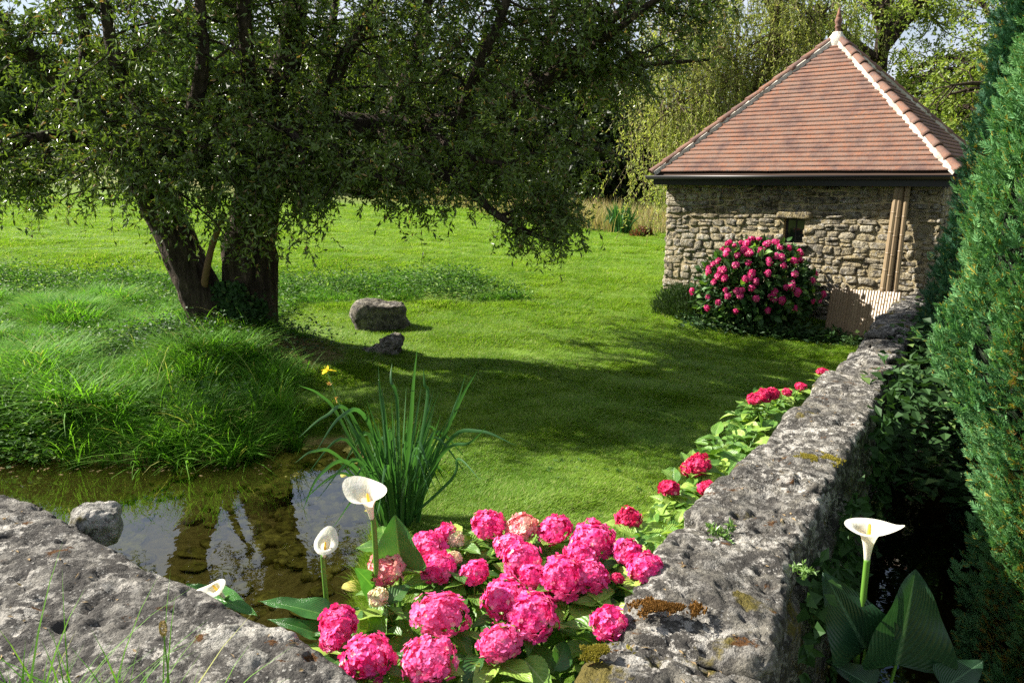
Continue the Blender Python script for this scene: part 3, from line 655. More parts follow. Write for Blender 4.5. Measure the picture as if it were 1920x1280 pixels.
# screen of split bamboo leaning against the wall foot
a0 = atY(1548, 640, 12.05); scr = empty('bamboo_screen', (a0[0]+.5, a0[1]-.2, -.3), 'low screen of upright bamboo canes leaning between the hut wall and the garden wall', 'screen')
TL = atY(1563, 540, 12.45); TR = atY(1688, 550, 11.65); BL = atY(1547, 632, 12.1); BR = atY(1668, 660, 11.2)
k = 25
for i in range(k):
    f = i/(k-1); top = TL+(TR-TL)*f; bot = BL+(BR-BL)*f; bot[2] -= .05; top[2] += R.uniform(-.012, .012)
    V, Fc = culm(bot, top, .031*R.uniform(.9, 1.08), 8, i); wobj('cane', V, Fc, MAT['bamboo'], scr)
g = Geo()
for f in (.12, .85):
    V, Fc = tube([TL*f+BL*(1-f)+(0, .05, 0), TR*f+BR*(1-f)+(0, .05, 0)], .02, 6); g.add(V, Fc)
V, Fc = g.get(); wobj('cross_cane', V, Fc, MAT['bamboo'], scr)
print('hut', time.time()-T0)

# ------------------------------------------------------------------ scattered grass (one object of stuff each, geometry nodes)
def scatter(name, P, yaw, scl, tufts, mat, tilt=None, parent=None, euler=None, **kw):
    P = np.asarray(P, np.float32); n = len(P); me = bpy.data.meshes.new(name); me.vertices.add(n)
    c = P.mean(0); c[2] = 0; me.vertices.foreach_set('co', (P-c).ravel())
    a = me.attributes.new('rot', 'FLOAT_VECTOR', 'POINT'); r_ = np.zeros((n, 3), np.float32); r_[:, 2] = yaw
    if tilt is not None: r_[:, :2] = tilt
    if euler is not None: r_[:] = euler
    a.data.foreach_set('vector', r_.ravel())
    a = me.attributes.new('scl', 'FLOAT', 'POINT'); a.data.foreach_set('value', np.asarray(scl, np.float32))
    a = me.attributes.new('pick', 'INT', 'POINT'); a.data.foreach_set('value', R.integers(0, len(tufts), n).astype(np.int32))
    me.materials.append(mat); o = obj(name, me, parent, c-np.array(parent.location) if parent is not None else c, kind='stuff', **kw)
    ng = bpy.data.node_groups.new(name, 'GeometryNodeTree')
    ng.interface.new_socket('Geometry', in_out='INPUT', socket_type='NodeSocketGeometry'); ng.interface.new_socket('Geometry', in_out='OUTPUT', socket_type='NodeSocketGeometry')
    gi = N(ng, 'NodeGroupInput'); go = N(ng, 'NodeGroupOutput'); iop = N(ng, 'GeometryNodeInstanceOnPoints'); jn = N(ng, 'GeometryNodeJoinGeometry')
    for t in reversed(tufts):
        oi = N(ng, 'GeometryNodeObjectInfo'); oi.inputs['Object'].default_value = t; gt = N(ng, 'GeometryNodeGeometryToInstance')
        ng.links.new(oi.outputs['Geometry'], gt.inputs[0]); ng.links.new(gt.outputs[0], jn.inputs[0])
    def attr(nm, ty):
        x = N(ng, 'GeometryNodeInputNamedAttribute', data_type=ty); x.inputs['Name'].default_value = nm; return x.outputs['Attribute']
    er = N(ng, 'FunctionNodeEulerToRotation'); ng.links.new(attr('rot', 'FLOAT_VECTOR'), er.inputs[0]); ng.links.new(er.outputs[0], iop.inputs['Rotation'])
    ng.links.new(attr('scl', 'FLOAT'), iop.inputs['Scale']); ng.links.new(attr('pick', 'INT'), iop.inputs['Instance Index']); iop.inputs['Pick Instance'].default_value = True
    ng.links.new(gi.outputs[0], iop.inputs['Points']); ng.links.new(jn.outputs[0], iop.inputs['Instance']); ng.links.new(iop.outputs[0], go.inputs[0])
    md = o.modifiers.new('scatter', 'NODES'); md.node_group = ng; return o
def tuft(name, n, spread, h0, h1, wd, bend, mat, seg=3, lean=.3):
    g = Geo()
    for i in range(n):
        a = R.uniform(0, 2*math.pi); r_ = spread*math.sqrt(R.random()); h = R.uniform(h0, h1); d = np.array((math.cos(a+R.uniform(-1, 1)), math.sin(a+R.uniform(-1, 1)), 0)); d /= np.linalg.norm(d)
        s = np.array((-d[1], d[0], 0)); b = h*bend*R.uniform(.3, 1.3); ln = h*lean*R.uniform(0, 1); base = np.array((r_*math.cos(a), r_*math.sin(a), -.01))
        V = []; w_ = wd*R.uniform(.7, 1.2)
        for q in range(seg+1):
            u = q/seg; c = base+d*(ln*u+b*u*u)+np.array((0, 0, h*(u-.35*bend*u**3))); ww = w_*(1-u**1.6)*.5+ (0.0001)
            if q == seg: V.append(c)
            else: V += [c-s*ww, c+s*ww]
        Q = [[2*q, 2*q+1, 2*q+3, 2*q+2] for q in range(seg-1)]
        V = np.array(V)
        if Q: g.add(V, np.array(Q)); g.F.setdefault(3, []).append(np.array([[2*seg-2, 2*seg-1, 2*seg]])+g.n-len(V))
        else: g.add(V, np.array([[0, 1, 2]]))
    V, Fc = g.get(); return bpy.data.objects.new(name, mesh(name, V, Fc, mat))
def scr_px(P):
    """picture coordinates of world points"""
    q = P-np.array((0, 0, CZ)); d = q[:, 1]*CP-q[:, 2]*SP; u = q[:, 1]*SP+q[:, 2]*CP
    return 960+F*q[:, 0]/np.maximum(d, .01), 640-F*u/np.maximum(d, .01), d
def lawn_ok(x, y, pond=.12):
    ok = polysd(x, y, POND) > pond
    yy = np.clip(y, .5, 12.1); ok &= ~((x > wl(yy)-.03) & (y < 12.1))
    a = (x-SLA[0])*SLN[0]+(y-SLA[1])*SLN[1]; ok &= ~((a > -.02) & (x < .1))
    q = np.stack([x, y], -1)-HL; t = q@HU; v = q@HV; ok &= ~((t > -.02) & (t < HS) & (v > -.03) & (v < HD))
    ok &= np.hypot((x+2.72)/.55, (y-9.72)/.42) > 1
    return ok
# short lawn, density falls with distance
lt = [tuft('grass_tuft', 34, .08, .022, .062, .0052, .6, MAT['grass'], 2, .7) for _ in range(4)]
n = 330000; Y = np.exp(R.uniform(math.log(2.4), math.log(34), n)); X = Y*R.uniform(-.95, .8, n)
keep = R.random(n) < np.clip(1.0*(Y/6.)**.55, 0, 1); X, Y = X[keep], Y[keep]
ok = lawn_ok(X, Y); X, Y = X[ok], Y[ok]
bankmask = lambda x, y: ((x < np.where(y < 9, -2.25, -3.0)+.25*np.sin(y*2)) & (y < 10.4) & (y > 5)) | ((x < -3.9) & (y < 15.4)) | ((x < .2-(y-14.4)*.8) & (y > 13.9+.35*noise(np.stack([x, y, 0*x], -1)*1.5, 4)) & (y < 16.1+.5*noise(np.stack([x, y, 0*x], -1)*.8, 5)) & (x < .5))
bm = bankmask(X, Y); X, Y = X[~bm], Y[~bm]
Z = H(X, Y); sc_l = .75+.45*np.clip((Y-4)/8, 0, 2.2)+.25*R.random(len(X)); sc_l *= np.clip(1+.5*fbm(np.stack([X, Y, 0*X], -1)*1.6, 3, 8), .5, 1.8)
scatter('lawn_grass', np.stack([X, Y, Z], 1), R.uniform(0, 6.28, len(X)), sc_l, lt, MAT['grass'], label='short mown lawn grass around the pond and the hut')
print('lawn pts', len(X), time.time()-T0)
X = R.uniform(-3, 5, 5200); Y = R.uniform(4.4, 16, 5200); k = lawn_ok(X, Y, .2) & ~bankmask(X, Y) & (noise(np.stack([X, Y, 0*X], -1)*1.3, 44) > .1); X, Y = X[k], Y[k]
_wp = np.stack([X, Y, H(X, Y)+.015], 1); n = len(X)*6; _c = np.repeat(_wp, 6, 0)
wobj('lawn_clover', *leafquads(_c, R.normal(size=(n, 3))*(1, 1, .2)+(0, 0, .25), R.uniform(.018, .045, n), R.uniform(.012, .02, n), np.tile((0, 0, 1.), (n, 1))+R.normal(size=(n, 3))*.3), MAT['bank_leaf'], kind='stuff', label='clover and small broad-leaved weeds scattered in the lawn')
# long grass of the bank
gt_ = [tuft('long_grass_tuft', 20, .055, .14, .52, .0125, .95, MAT['long_grass'], 5, .4) for _ in range(5)]
def bank_pts(n, x0, x1, y0, y1, f):
    X = R.uniform(x0, x1, n); Y = R.uniform(y0, y1, n); k = f(X, Y) & (polysd(X, Y, POND) > -.02) & (np.hypot((X+2.72)/.62, (Y-9.72)/.5) > 1); return X[k], Y[k]
X, Y = bank_pts(27000, -14, 0.4, 7, 16.5, bankmask)
nn_ = noise(np.stack([X, Y, 0*X], -1)*.9, 21); k = (nn_ > -.25) | (R.random(len(X)) < .5); X, Y, nn_ = X[k], Y[k], nn_[k]
S_ = np.clip(.60+.45*nn_+.6*noise(np.stack([X, Y, 0*X], -1)*2.2, 91), .22, 1.5); kk = (noise(np.stack([X, Y, 0*X], -1)*2.2, 91) > -.55); X, Y, S_, nn_ = X[kk], Y[kk], S_[kk], nn_[kk]; S_ = S_*np.where(Y > 13.4, .55, 1)*np.where(np.hypot(X+3.6, Y-10.2) < .9, .5, 1)
d_ = polysd(X, Y, POND); S_ = np.where(d_ < .5, S_*1.25, S_)
ty = np.where(d_ < .6, .5, 0)*R.random(len(X))
scatter('bank_grass', np.stack([X, Y, H(X, Y)], 1), R.uniform(0, 6.28, len(X)), S_, gt_, MAT['long_grass'], np.stack([ty, 0*ty], 1), label='long lush grass tumbling down the bank to the pond')
rd = [tuft('reed_tuft', 9, .07, .40, .85, .011, .9, MAT['long_grass'], 7, .45) for _ in range(4)]
X, Y = bank_pts(900, -6.2, -1.6, 7.1, 10.2, bankmask); k = R.random(len(X)) < np.clip(.55-polysd(X, Y, POND)*.16, .08, 1); X, Y = X[k], Y[k]
scatter('bank_reeds', np.stack([X, Y, H(X, Y)], 1), R.uniform(0, 6.28, len(X)), R.uniform(.5, 1.0, len(X)), rd, MAT['long_grass'], label='tall arching sedge blades leaning over the water')
# fringe of slightly longer grass beside wall, bushes and pond
fr_ = [tuft('fringe_tuft', 16, .05, .05, .13, .005, .6, MAT['grass'], 3, .5) for _ in range(3)]
X = []; Y = []
for _ in range(2600): y = R.uniform(3.2, 12); X.append(wl(y)-abs(R.normal())*.10-.02); Y.append(y)
for _ in range(900): t = R.uniform(-.3, HS-.4); q = HL+HU*t-HV*(.03+abs(R.normal())*.1); X.append(q[0]); Y.append(q[1])
for _ in range(1500): y = R.uniform(3, 7.8); X.append(-1.0-.2*(y > 6.2)*(y-6.2)+R.normal()*.12); Y.append(y)
X = np.array(X, float); Y = np.array(Y, float); ok = lawn_ok(X, Y, .02); X, Y = X[ok], Y[ok]
scatter('edge_grass', np.stack([X, Y, H(X, Y)], 1), R.uniform(0, 6.28, len(X)), R.uniform(.6, 1.3, len(X)), fr_, MAT['grass'], label='uncut grass along the foot of the wall and pond edge')
# meadow beyond
mt_ = [tuft('meadow_tuft', 18, .3, .45, .9, .022, .3, MAT['meadow'], 2, .25) for _ in range(3)]
X = R.uniform(-30, 40, 16000); Y = R.uniform(24, 62, 16000)
edge = np.interp(X, [-30, -12, -4, 2, 5, 12], [80, 46, 36, 27, 24.5, 24])
k = Y > edge+.8*noise(np.stack([X, Y, X*0], -1)*.4); X, Y = X[k], Y[k]
scatter('meadow_grass', np.stack([X, Y, H(X, Y)], 1), R.uniform(0, 6.28, len(X)), R.uniform(.7, 1.2, len(X)), mt_, MAT['meadow'], label='tall dry meadow grass beyond the mown lawn')

# broad-leaved ground cover
def cover(name, pts, L, W, mat, h, label, n_per=14, cat=None, spread=.1, parent=None):
    n = len(pts)*n_per; C = np.repeat(pts, n_per, 0)+np.stack([R.normal(size=n)*spread, R.normal(size=n)*spread, np.abs(R.normal(size=n))*h*.5], 1)
    D = R.normal(size=(n, 3)); D[:, 2] = np.abs(D[:, 2])*.35
    Nn = np.stack([R.normal(size=n)*.45, R.normal(size=n)*.45, np.ones(n)], 1)
    V, Fc = leafquads(C, D, L*R.uniform(.6, 1.25, n), W*R.uniform(.6, 1.25, n), Nn)
    return wobj(name, V, Fc, mat, parent, label=label, cat=cat, kind='stuff')
X, Y = bank_pts(9000, -13, .3, 7.1, 16, bankmask); nn_ = noise(np.stack([X, Y, 0*X], -1)*.9, 21); k = ((nn_ < -.25) | (Y > 13.3)) & (R.random(len(X)) < .8); X, Y = X[k], Y[k]
cover('nettle_cover', np.stack([X, Y, H(X, Y)+.02], 1), .075, .045, MAT['bank_leaf'], .28, 'dense leafy nettles and weeds on the bank and along the ditch', 12, None, .12)
X, Y = bank_pts(1200, -7, -4.4, 7.0, 8.0, lambda x, y: y < 8.2)
cover('bramble_cover', np.stack([X, Y, H(X, Y)+.05], 1), .06, .04, MAT['bank_leaf'], .22, 'glossy bramble leaves overhanging the pond at the left', 12, None, .12)

X = R.normal(-4.3, .8, 700); Y = R.normal(9.9, .5, 700); k = np.hypot(X+3.7, Y-10.3) > .45; X, Y = X[k], Y[k]
cover('bramble_cover', np.stack([X, Y, H(X, Y)+.02], 1), .06, .04, MAT['ivy_leaf'], .26, 'dark low brambles and ivy around the foot of the willow', 9, None, .1)
# dry straw at the willow foot
X = R.normal(-2.75, .33, 2600); Y = R.normal(9.75, .3, 2600); Z = H(X, Y)+.015
D = np.stack([R.normal(size=2600), R.normal(size=2600), R.normal(size=2600)*.12], 1)
MAT['straw'] = leafmat('dry_straw', (.16, .11, .055), (.30, .22, .12), None, .9, .1, .1)
wobj('dry_straw', *leafquads(np.stack([X, Y, Z], 1), D, R.uniform(.06, .16, 2600), .006), MAT['straw'], kind='stuff', label='dry brown cut grass heaped at the foot of the willow')
# grass growing in front of the slab wall at the lower left, and a plantain head
tg = [tuft('corner_tuft', 12, .05, .2, .42, .006, .5, MAT['long_grass'], 5, .35) for _ in range(3)]
P = []
for _ in range(34):
    c = atY(R.choice([R.uniform(-40, 110), R.uniform(-40, 60), R.uniform(100, 300)]), R.uniform(1170, 1290), R.uniform(1.4, 1.6)); P.append((c[0], c[1], c[2]-.36))
P = np.array(P); scatter('corner_grass', P, R.uniform(0, 6, len(P)), R.uniform(.6, 1.1, len(P)), tg, MAT['long_grass'], label='thin bright grass blades in front of the slab wall at the lower left corner')
tip = atY(307, 1190, 1.45); V, Fc = tube(spline([(tip[0]+.01, tip[1], .45), (tip[0]+.005, tip[1], .8), tip], 5), .0016, 5)
sh = empty('seed_stalk', (tip[0], tip[1], .5), 'single brown grass seed head on a thin stalk in front of the slab', 'grass stalk')
wobj('stem', V, Fc, MAT['green_stem'], sh)
n = 260; a = R.uniform(0, 6.28, n); hh = R.uniform(0, 1, n); r_ = .0055*np.sin(np.clip(hh, .05, .97)*math.pi)**.6
MAT['seed'] = leafmat('seed_head', (.25, .18, .08), (.45, .36, .18), None, .8, .1, .1)
wobj('seed_head', *leafquads(tip+np.stack([np.cos(a)*r_, np.sin(a)*r_, hh*.034-.004], 1), np.stack([np.cos(a), np.sin(a), np.ones(n)*1.2], 1), .005, .0028), MAT['seed'], sh)
print('grass', time.time()-T0)

# ------------------------------------------------------------------ hydrangeas
def leafblade(nu, nv, L, W, shape, fold=.25, droop=.25, wav=0., serr=0., seed=0, twist=0., vein=0.):
    """leaf in local coords: length along +Y, normal +Z, base at origin; shape(v) -> half width fraction"""
    V = []; UV = []
    for j in range(nv+1):
        v = j/nv
        for i in range(-nu, nu+1):
            u = i/nu; hw = W/2*shape(v)*(1+serr*(1 if j % 2 else -1)*(abs(u) > .9))
            x = u*hw; y = v*L+(abs(u)*L*.0); z = abs(x)*fold*2*(1-v*.3)-droop*L*v*v+wav*L*math.sin(v*13+seed+(2 if u < 0 else 0))*abs(u)**2
            z += vein*L*math.cos((v*9-abs(u)*3.0)*2*math.pi)*min(abs(u)*3, 1)*(1-abs(u))
            V.append((x+twist*v*z, y, z)); UV.append((u*.5+.5, v))
    k = 2*nu+1; Fc = [(j*k+i, j*k+i+1, (j+1)*k+i+1, (j+1)*k+i) for j in range(nv) for i in range(2*nu)]
    return np.array(V), np.array(Fc), np.array(UV)
ovate = lambda v: max(.02, math.sin(math.pi*min(v**.72, 1))**.85*(1-.15*v)) if v < .98 else .02
def veined(name, c1, c2, vc, rough=.4, spec=.4, tr=.28, freq=8., slant=3.):
    m = M(name); uvn = m.n('ShaderNodeUVMap'); s = m.n('ShaderNodeSeparateXYZ'); m.link(uvn.outputs[0], s.inputs[0])
    au = m.math('ABSOLUTE', m.math('SUBTRACT', s.outputs['X'], .5)); oi = m.n('ShaderNodeObjectInfo').outputs['Random']
    ph = m.math('SUBTRACT', m.math('MULTIPLY', s.outputs['Y'], freq), m.math('MULTIPLY', au, slant*2)); fr = m.math('ABSOLUTE', m.math('SUBTRACT', m.math('FRACT', ph), .5))
    lat = m.remap(fr, .44, .5); mid = m.remap(au, .035, .015); v = m.math('MAXIMUM', m.math('MULTIPLY', lat, .6), mid)
    c = m.mix(oi, c1, c2); c = m.mix(m.math('MULTIPLY', m.noise(m.pos(), 30, 4, .6, .4, .7), .35), c, tuple(a*1.6 for a in c2)); c = m.mix(v, c, vc)
    m.col(c); m.rough(rough, spec); m.bump(m.math('ADD', m.remap(fr, 0, .5, 1, 0), m.math('MULTIPLY', m.noise(m.pos(), 160, 3, .6), .25)), .45, .004)
    m.translucent(m.mix(1., c, (1.7, 1.7, .7), 'MULTIPLY'), tr); return m.m
MAT['hyd_leaf'] = veined('hydrangea_leaf', (.045, .13, .02), (.12, .24, .035), (.22, .33, .09))
MAT['hyd_leaf_y'] = veined('hydrangea_leaf_young', (.13, .26, .035), (.28, .40, .07), (.36, .46, .16))
MAT['hyd_leaf_d'] = veined('hydrangea_leaf_dark', (.025, .085, .018), (.05, .13, .025), (.10, .18, .05))
def petalmat(name, c1, c2, c3, pc=.04):
    m = M(name); g = m.n('ShaderNodeNewGeometry'); r = g.outputs['Random Per Island']
    c = m.mix(r, c1, c2); c = m.mix(m.remap(m.n('ShaderNodeObjectInfo').outputs['Random'], .5, 1, 0, .45), c, c3); c = m.mix(m.noise(g.outputs['Position'], 25, 3, .6, .45, .75), c, c3)
    c = m.mix(m.remap(r, .93, .94, 0, .55), c, (.85, .62, .45)); m.col(c); m.rough(.55, .25); m.translucent(m.mix(1., c, (1.15, .8, .95), 'MULTIPLY'), .3); return m.m
MAT['pink'] = petalmat('pink_petal', (.70, .018, .17), (.86, .08, .34), (.88, .24, .46))
MAT['pink_shade'] = petalmat('shaded_pink_petal', (.52, .012, .12), (.74, .04, .24), (.76, .12, .34))  # darker pink, the hut bush's shade put into the petal colour
MAT['deep_pink'] = petalmat('deep_pink_petal', (.55, .012, .085), (.70, .03, .14), (.70, .06, .18))
MAT['pale_pink'] = petalmat('fading_pink_petal', (.86, .12, .28), (.88, .42, .38), (.80, .68, .40))
MAT['cream'] = petalmat('cream_bud', (.55, .62, .25), (.75, .75, .45), (.85, .6, .5))
def head_mesh(name, nfl, rad, mat, seed, ps=.0155, flat=.8, detail=True, holes=0):
    rng = np.random.default_rng(seed); g = Geo()
    for i in range(nfl):
        z = 1-1.55*(i+.5)/nfl; a = i*2.39996+rng.uniform(-.2, .2); rr = math.sqrt(max(0, 1-z*z)); n_ = np.array((rr*math.cos(a), rr*math.sin(a), z))
        n_ = nrm(n_+rng.normal(size=3)*.10); c = n_*rad*np.array((1, 1, flat))*rng.uniform(.88, 1.07)*(1+.20*float(fbm(n_[None]*1.9+seed, 2, 3)[0]))
        t = nrm(np.cross(n_, rng.normal(size=3))); b = np.cross(n_, t); n2 = nrm(n_+rng.normal(size=3)*.28); t = nrm(t-n2*(t@n2)); b = np.cross(n2, t)
        a0 = rng.uniform(0, 1.5); s = ps*rng.uniform(.8, 1.18)
        for q in range(4):
            an = a0+q*math.pi/2+rng.uniform(-.08, .08); d = t*math.cos(an)+b*math.sin(an); e = -t*math.sin(an)+b*math.cos(an); cup = rng.uniform(-.15, .3)
            lift = .0012*(q % 2)
            P = [c+n2*lift, c+d*s*.38-e*s*.40+n2*(lift+s*.07), c+d*s*.85-e*s*.50+n2*s*cup, c+d*s*1.13+n2*(s*cup*.8), c+d*s*.85+e*s*.50+n2*s*cup*1.1, c+d*s*.38+e*s*.40+n2*(lift+s*.07)]
            if detail: P.append(c+d*s*.65+n2*(lift-s*.02)); Fq = np.array([(0, 1, 6), (1, 2, 6), (2, 3, 6), (3, 4, 6), (4, 5, 6), (5, 0, 6)])
            else: Fq = np.array([(0, 1, 2, 3), (0, 3, 4, 5)])
            g.add(np.array(P), Fq)
    V, Fc = lathe([(.001, -.42*flat*rad*1.6), (.55*rad, -.35*rad), (.82*rad, 0), (.66*rad, .5*rad*flat), (.35*rad, .76*rad*flat), (.001, .84*rad*flat)], (0, 0, 0), 10); g.add(V, Fc)
    V, Fc = g.get(); return mesh(name, V, Fc, mat, False)
LEAF = {}
for key, mt in (('g', 'hyd_leaf'), ('y', 'hyd_leaf_y'), ('d', 'hyd_leaf_d')):
    LEAF[key] = []
    for i in range(4):
        V, Fc, UV = leafblade(4, 18, 1.0, .66-.04*i, ovate, .14+.05*i, .12+.10*i, .018, .035, i, 0, .006); LEAF[key].append(mesh('leaf', V, Fc, MAT[mt], True, UV))
LEAFLO = []
for mt in ('hyd_leaf', 'hyd_leaf_d'):
    for i in range(3):
        V, Fc, UV = leafblade(1, 5, 1.0, .62, ovate, .2, .15+.1*i); LEAFLO.append(mesh('leaf', V, Fc, MAT[mt], True, UV))
def put_leaf(me, parent, off, p, d, up, s):
    Mx = frame_rot(d, up); return obj('leaf', me, parent, np.array(p)-off, Mx, s)
GROUP_H = 'pink hydrangeas'
def hydrangea(base, heads, label, leafkeys, per=6, fill=60, cloud=None, leafs=.12, headmats=('pink',), stemfoot=.15, ringdrop=.06):
    off = np.array(base, float); root = empty('hydrangea', base, label, 'hydrangea', GROUP_H); hm = {}
    g = Geo(); tips = []
    for (p, d, mt) in heads:
        nfl = 125 if d > .11 else 95
        key = (mt, round(d/.02)); 
        if key not in hm: hm[key] = [head_mesh('flower_head', nfl, .5, MAT[mt], 10*len(hm)+q, .0165/max(d, .09)*1.0 if d > .09 else .17) for q in range(3)]
        me = hm[key][R.integers(3)]
        tilt = Euler(((R.uniform(-.25, .1)), R.uniform(-.3, .3), R.uniform(0, 6.28)))
        tilt = Euler((R.uniform(.05, .5)-.0, R.uniform(-.3, .25), 0)).to_matrix() @ Euler((0, 0, R.uniform(0, 6))).to_matrix()
        obj('flower_head', me, root, np.array(p)-off, tilt, (d*R.uniform(.9, 1.08), d*R.uniform(.9, 1.05), d*R.uniform(.8, 1.0)))
        f = off+np.array((R.normal()*stemfoot, R.normal()*stemfoot, 0)); mid = f*.35+np.array(p)*.65; mid[:2] += R.normal(size=2)*.03
        S = spline([f, mid, np.array(p)+(0, 0, .01)], 5); V, Fc = tube(S, np.linspace(.006, .0035, len(S)), 6); g.add(V, Fc); tips.append((np.array(p), nrm(np.array(p)-mid), S))
    V, Fc = g.get(); wobj('stems', V, Fc, MAT['green_stem'], root, True)
    for (p, ax, S) in tips:
        a0 = R.uniform(0, 6.28)
        for q in range(per):
            a = a0+q*math.pi/2+(q//2)*.0+R.uniform(-.3, .3)+(q >= 4)*.7; dn = ringdrop*(.8+.55*(q//2)*1.1)
            d = np.array((math.cos(a), math.sin(a), R.uniform(-.05, .45))); c = p-ax*dn+d*.015
            s = leafs*R.uniform(.7, 1.2); lk = leafkeys[R.integers(len(leafkeys))]
            put_leaf(LEAF[lk][R.integers(4)], root, off, c, d, (R.normal()*.2, R.normal()*.2, 1), s)
    if cloud:
        for q in range(fill):
            c = cloud(); d = R.normal(size=3); d[2] = abs(d[2])*.3-.1; lk = leafkeys[R.integers(len(leafkeys))]
            put_leaf(LEAF[lk][R.integers(4)], root, off, c, d, (R.normal()*.3, R.normal()*.3-.1, 1), leafs*R.uniform(.7, 1.25))
    return root
fh = [(915, 983, 67, 'pink'), (977, 990, 57, 'pale_pink'), (1039, 994, 64, 'pink'), (1113, 1011, 82, 'pink'), (1177, 1034, 50, 'pink'), (1209, 1063, 60, 'pink'), (1088, 1041, 67, 'pink'),
      (954, 1024, 55, 'pink'), (978, 1052, 75, 'pink'), (801, 1026, 67, 'pink'), (822, 1063, 60, 'pink'), (723, 1066, 68, 'pale_pink'), (890, 1073, 52, 'pink'), (1053, 1084, 92, 'pink'), (1106, 1080, 65, 'pink'),
      (946, 1120, 90, 'pink'), (996, 1155, 98, 'pink'), (826, 1152, 102, 'pink'), (634, 1167, 70, 'pink'), (622, 1200, 45, 'pink'), (691, 1231, 98, 'pink'), (803, 1237, 98, 'pink'), (938, 1205, 74, 'pink'),
      (1143, 1168, 62, 'pink'), (1000, 1079, 45, 'pink'), (835, 1003, 44, 'pink'), (709, 1119, 38, 'cream'), (851, 1009, 32, 'cream'), (852, 1046, 28, 'cream'), (1157, 1083, 18, 'deep_pink')]
heads = []
for (px, py, d, mt) in fh:
    Yd = np.interp(py, [960, 1100, 1260], [2.95, 2.5, 2.08]); p = atY(px, py, Yd); heads.append((p, max(d*Yd*.99/F*1.08, .04), mt))
def cl():
    px, py = R.uniform(690, 1200), R.uniform(1010, 1330); Yd = np.interp(py, [960, 1100, 1260], [2.95, 2.5, 2.08])+.08+abs(R.normal())*.12; return atY(px, py, Yd)
hydrangea((-.05, 2.55, -.2), heads, 'large hydrangea with big bright pink heads filling the corner between the two stone walls', ['g', 'g', 'y', 'y', 'd'], 9, 120, cl, .135, stemfoot=.22, ringdrop=.055)
def wallbush(fl, base, label, keys, cloudfn, fill, leafs=.12, per=6):
    hs = []
    for (px, py, d, Yd, mt) in fl: p = atY(px, py, Yd); hs.append((p, max(.05, d*Yd/F*1.05), mt))
    hydrangea(base, hs, label, keys, per, fill, cloudfn, leafs)
def cl2():
    py = R.uniform(865, 1030); x0 = np.interp(py, [865, 1030], [1290, 1185]); x1 = np.interp(py, [850, 1020], [1385, 1290]); return atY(R.uniform(x0-12, x1), py, np.interp(py, [865, 1030], [4.2, 3.2])-R.uniform(0, .05))
wallbush([(1254, 915, 37, 3.75, 'deep_pink'), (1309, 872, 48, 4.0, 'deep_pink'), (1292, 880, 30, 4.05, 'deep_pink'), (1328, 917, 34, 3.8, 'deep_pink'), (1302, 984, 28, 3.3, 'deep_pink'), (1178, 973, 46, 3.45, 'deep_pink')], (.62, 3.7, -.25),
         'yellow-green hydrangea with five crimson heads against the middle of the wall', ['y', 'y', 'g'], cl2, 130, .105, 6)
def cl3():
    py = R.uniform(735, 860); xr = np.interp(py, [700, 860], [1525, 1400]); return atY(R.uniform(xr-np.interp(py, [700, 860], [60, 110]), xr-5), py, np.interp(py, [735, 860], [6.2, 4.6]))
wallbush([(1432, 742, 32, 5.6, 'deep_pink'), (1415, 748, 26, 5.6, 'deep_pink'), (1449, 738, 26, 5.65, 'deep_pink'), (1476, 735, 16, 5.9, 'deep_pink'), (1502, 725, 20, 6.1, 'deep_pink'), (1543, 698, 20, 6.9, 'deep_pink')], (1.6, 5.4, -.3),
         'green hydrangea with a crimson cluster farther along the wall', ['g', 'g', 'y'], cl3, 190, .12, 7)
# big hydrangea by the hut
hc = np.array((3.98, 12.55, .48)); hr = np.array((.93, .75, .86))
def onbush(px, py):
    d = ray(px, py); o = (np.array((0, 0, CZ))-hc)/hr; dd = d/hr; a = dd@dd; b = 2*o@dd; c = o@o-1; D = b*b-4*a*c
    t = (-b-math.sqrt(D))/(2*a) if D > 0 else -b/(2*a); return np.array((0, 0, CZ))+d*t
hl = [(373, 828), (395, 843), (440, 835), (480, 820), (510, 835), (350, 852), (455, 820), (575, 862), (485, 858), (373, 880), (410, 882), (445, 905), (350, 902), (405, 913), (515, 905), (555, 885), (560, 915), (595, 900), (620, 895), (673, 940), (660, 962), (318, 925), (455, 943), (470, 965),
      (590, 945), (370, 957), (350, 950), (335, 968), (585, 972), (568, 985), (600, 1000), (372, 995), (420, 997), (267, 998), (313, 1018), (350, 1035), (315, 1050), (558, 1028), (602, 1055), (690, 1008), (680, 1032), (655, 1030), (400, 1068), (510, 1063)]
hb = empty('hydrangea', (hc[0], hc[1], -.15), 'big round hydrangea with many small pink heads in front of the hut window', 'hydrangea', GROUP_H); off = np.array(hb.location)
hms = [head_mesh('flower_head', 46, .5, MAT['pink_shade' if 'pink_shade' in MAT else 'pink'], 90+q, .17, .8, False) for q in range(3)]
hl += [q for q in [(R.uniform(290, 660), R.uniform(830, 1060)) for _ in range(80)] if ((q[0]-475)/175)**2+((q[1]-940)/118)**2 < 1][:36]
g = Geo()
for (x, y) in hl:
    px, py = 1160+x/1.829, y/1.829; p = onbush(px, py); n_ = nrm((p-hc)/hr); p = hc+(p-hc)*(1+.10*noise(n_[None]*2.3, 5)[0]); s = R.uniform(.075, .128); p = p+n_*0 if False else p
    obj('flower_head', hms[R.integers(3)], hb, p+n_*.03-off, Vector(n_).to_track_quat('Z', 'Y').to_euler(), (s, s, s*.9))
    f = hc*1.; f[2] = -.15; f[:2] += R.normal(size=2)*.12; V, Fc = tube(spline([f, (f+p)/2+(0, 0, .12), p], 4), np.linspace(.012, .005, 9), 5); g.add(V, Fc)
V, Fc = g.get(); wobj('stems', V, Fc, MAT['twig'], hb, True)
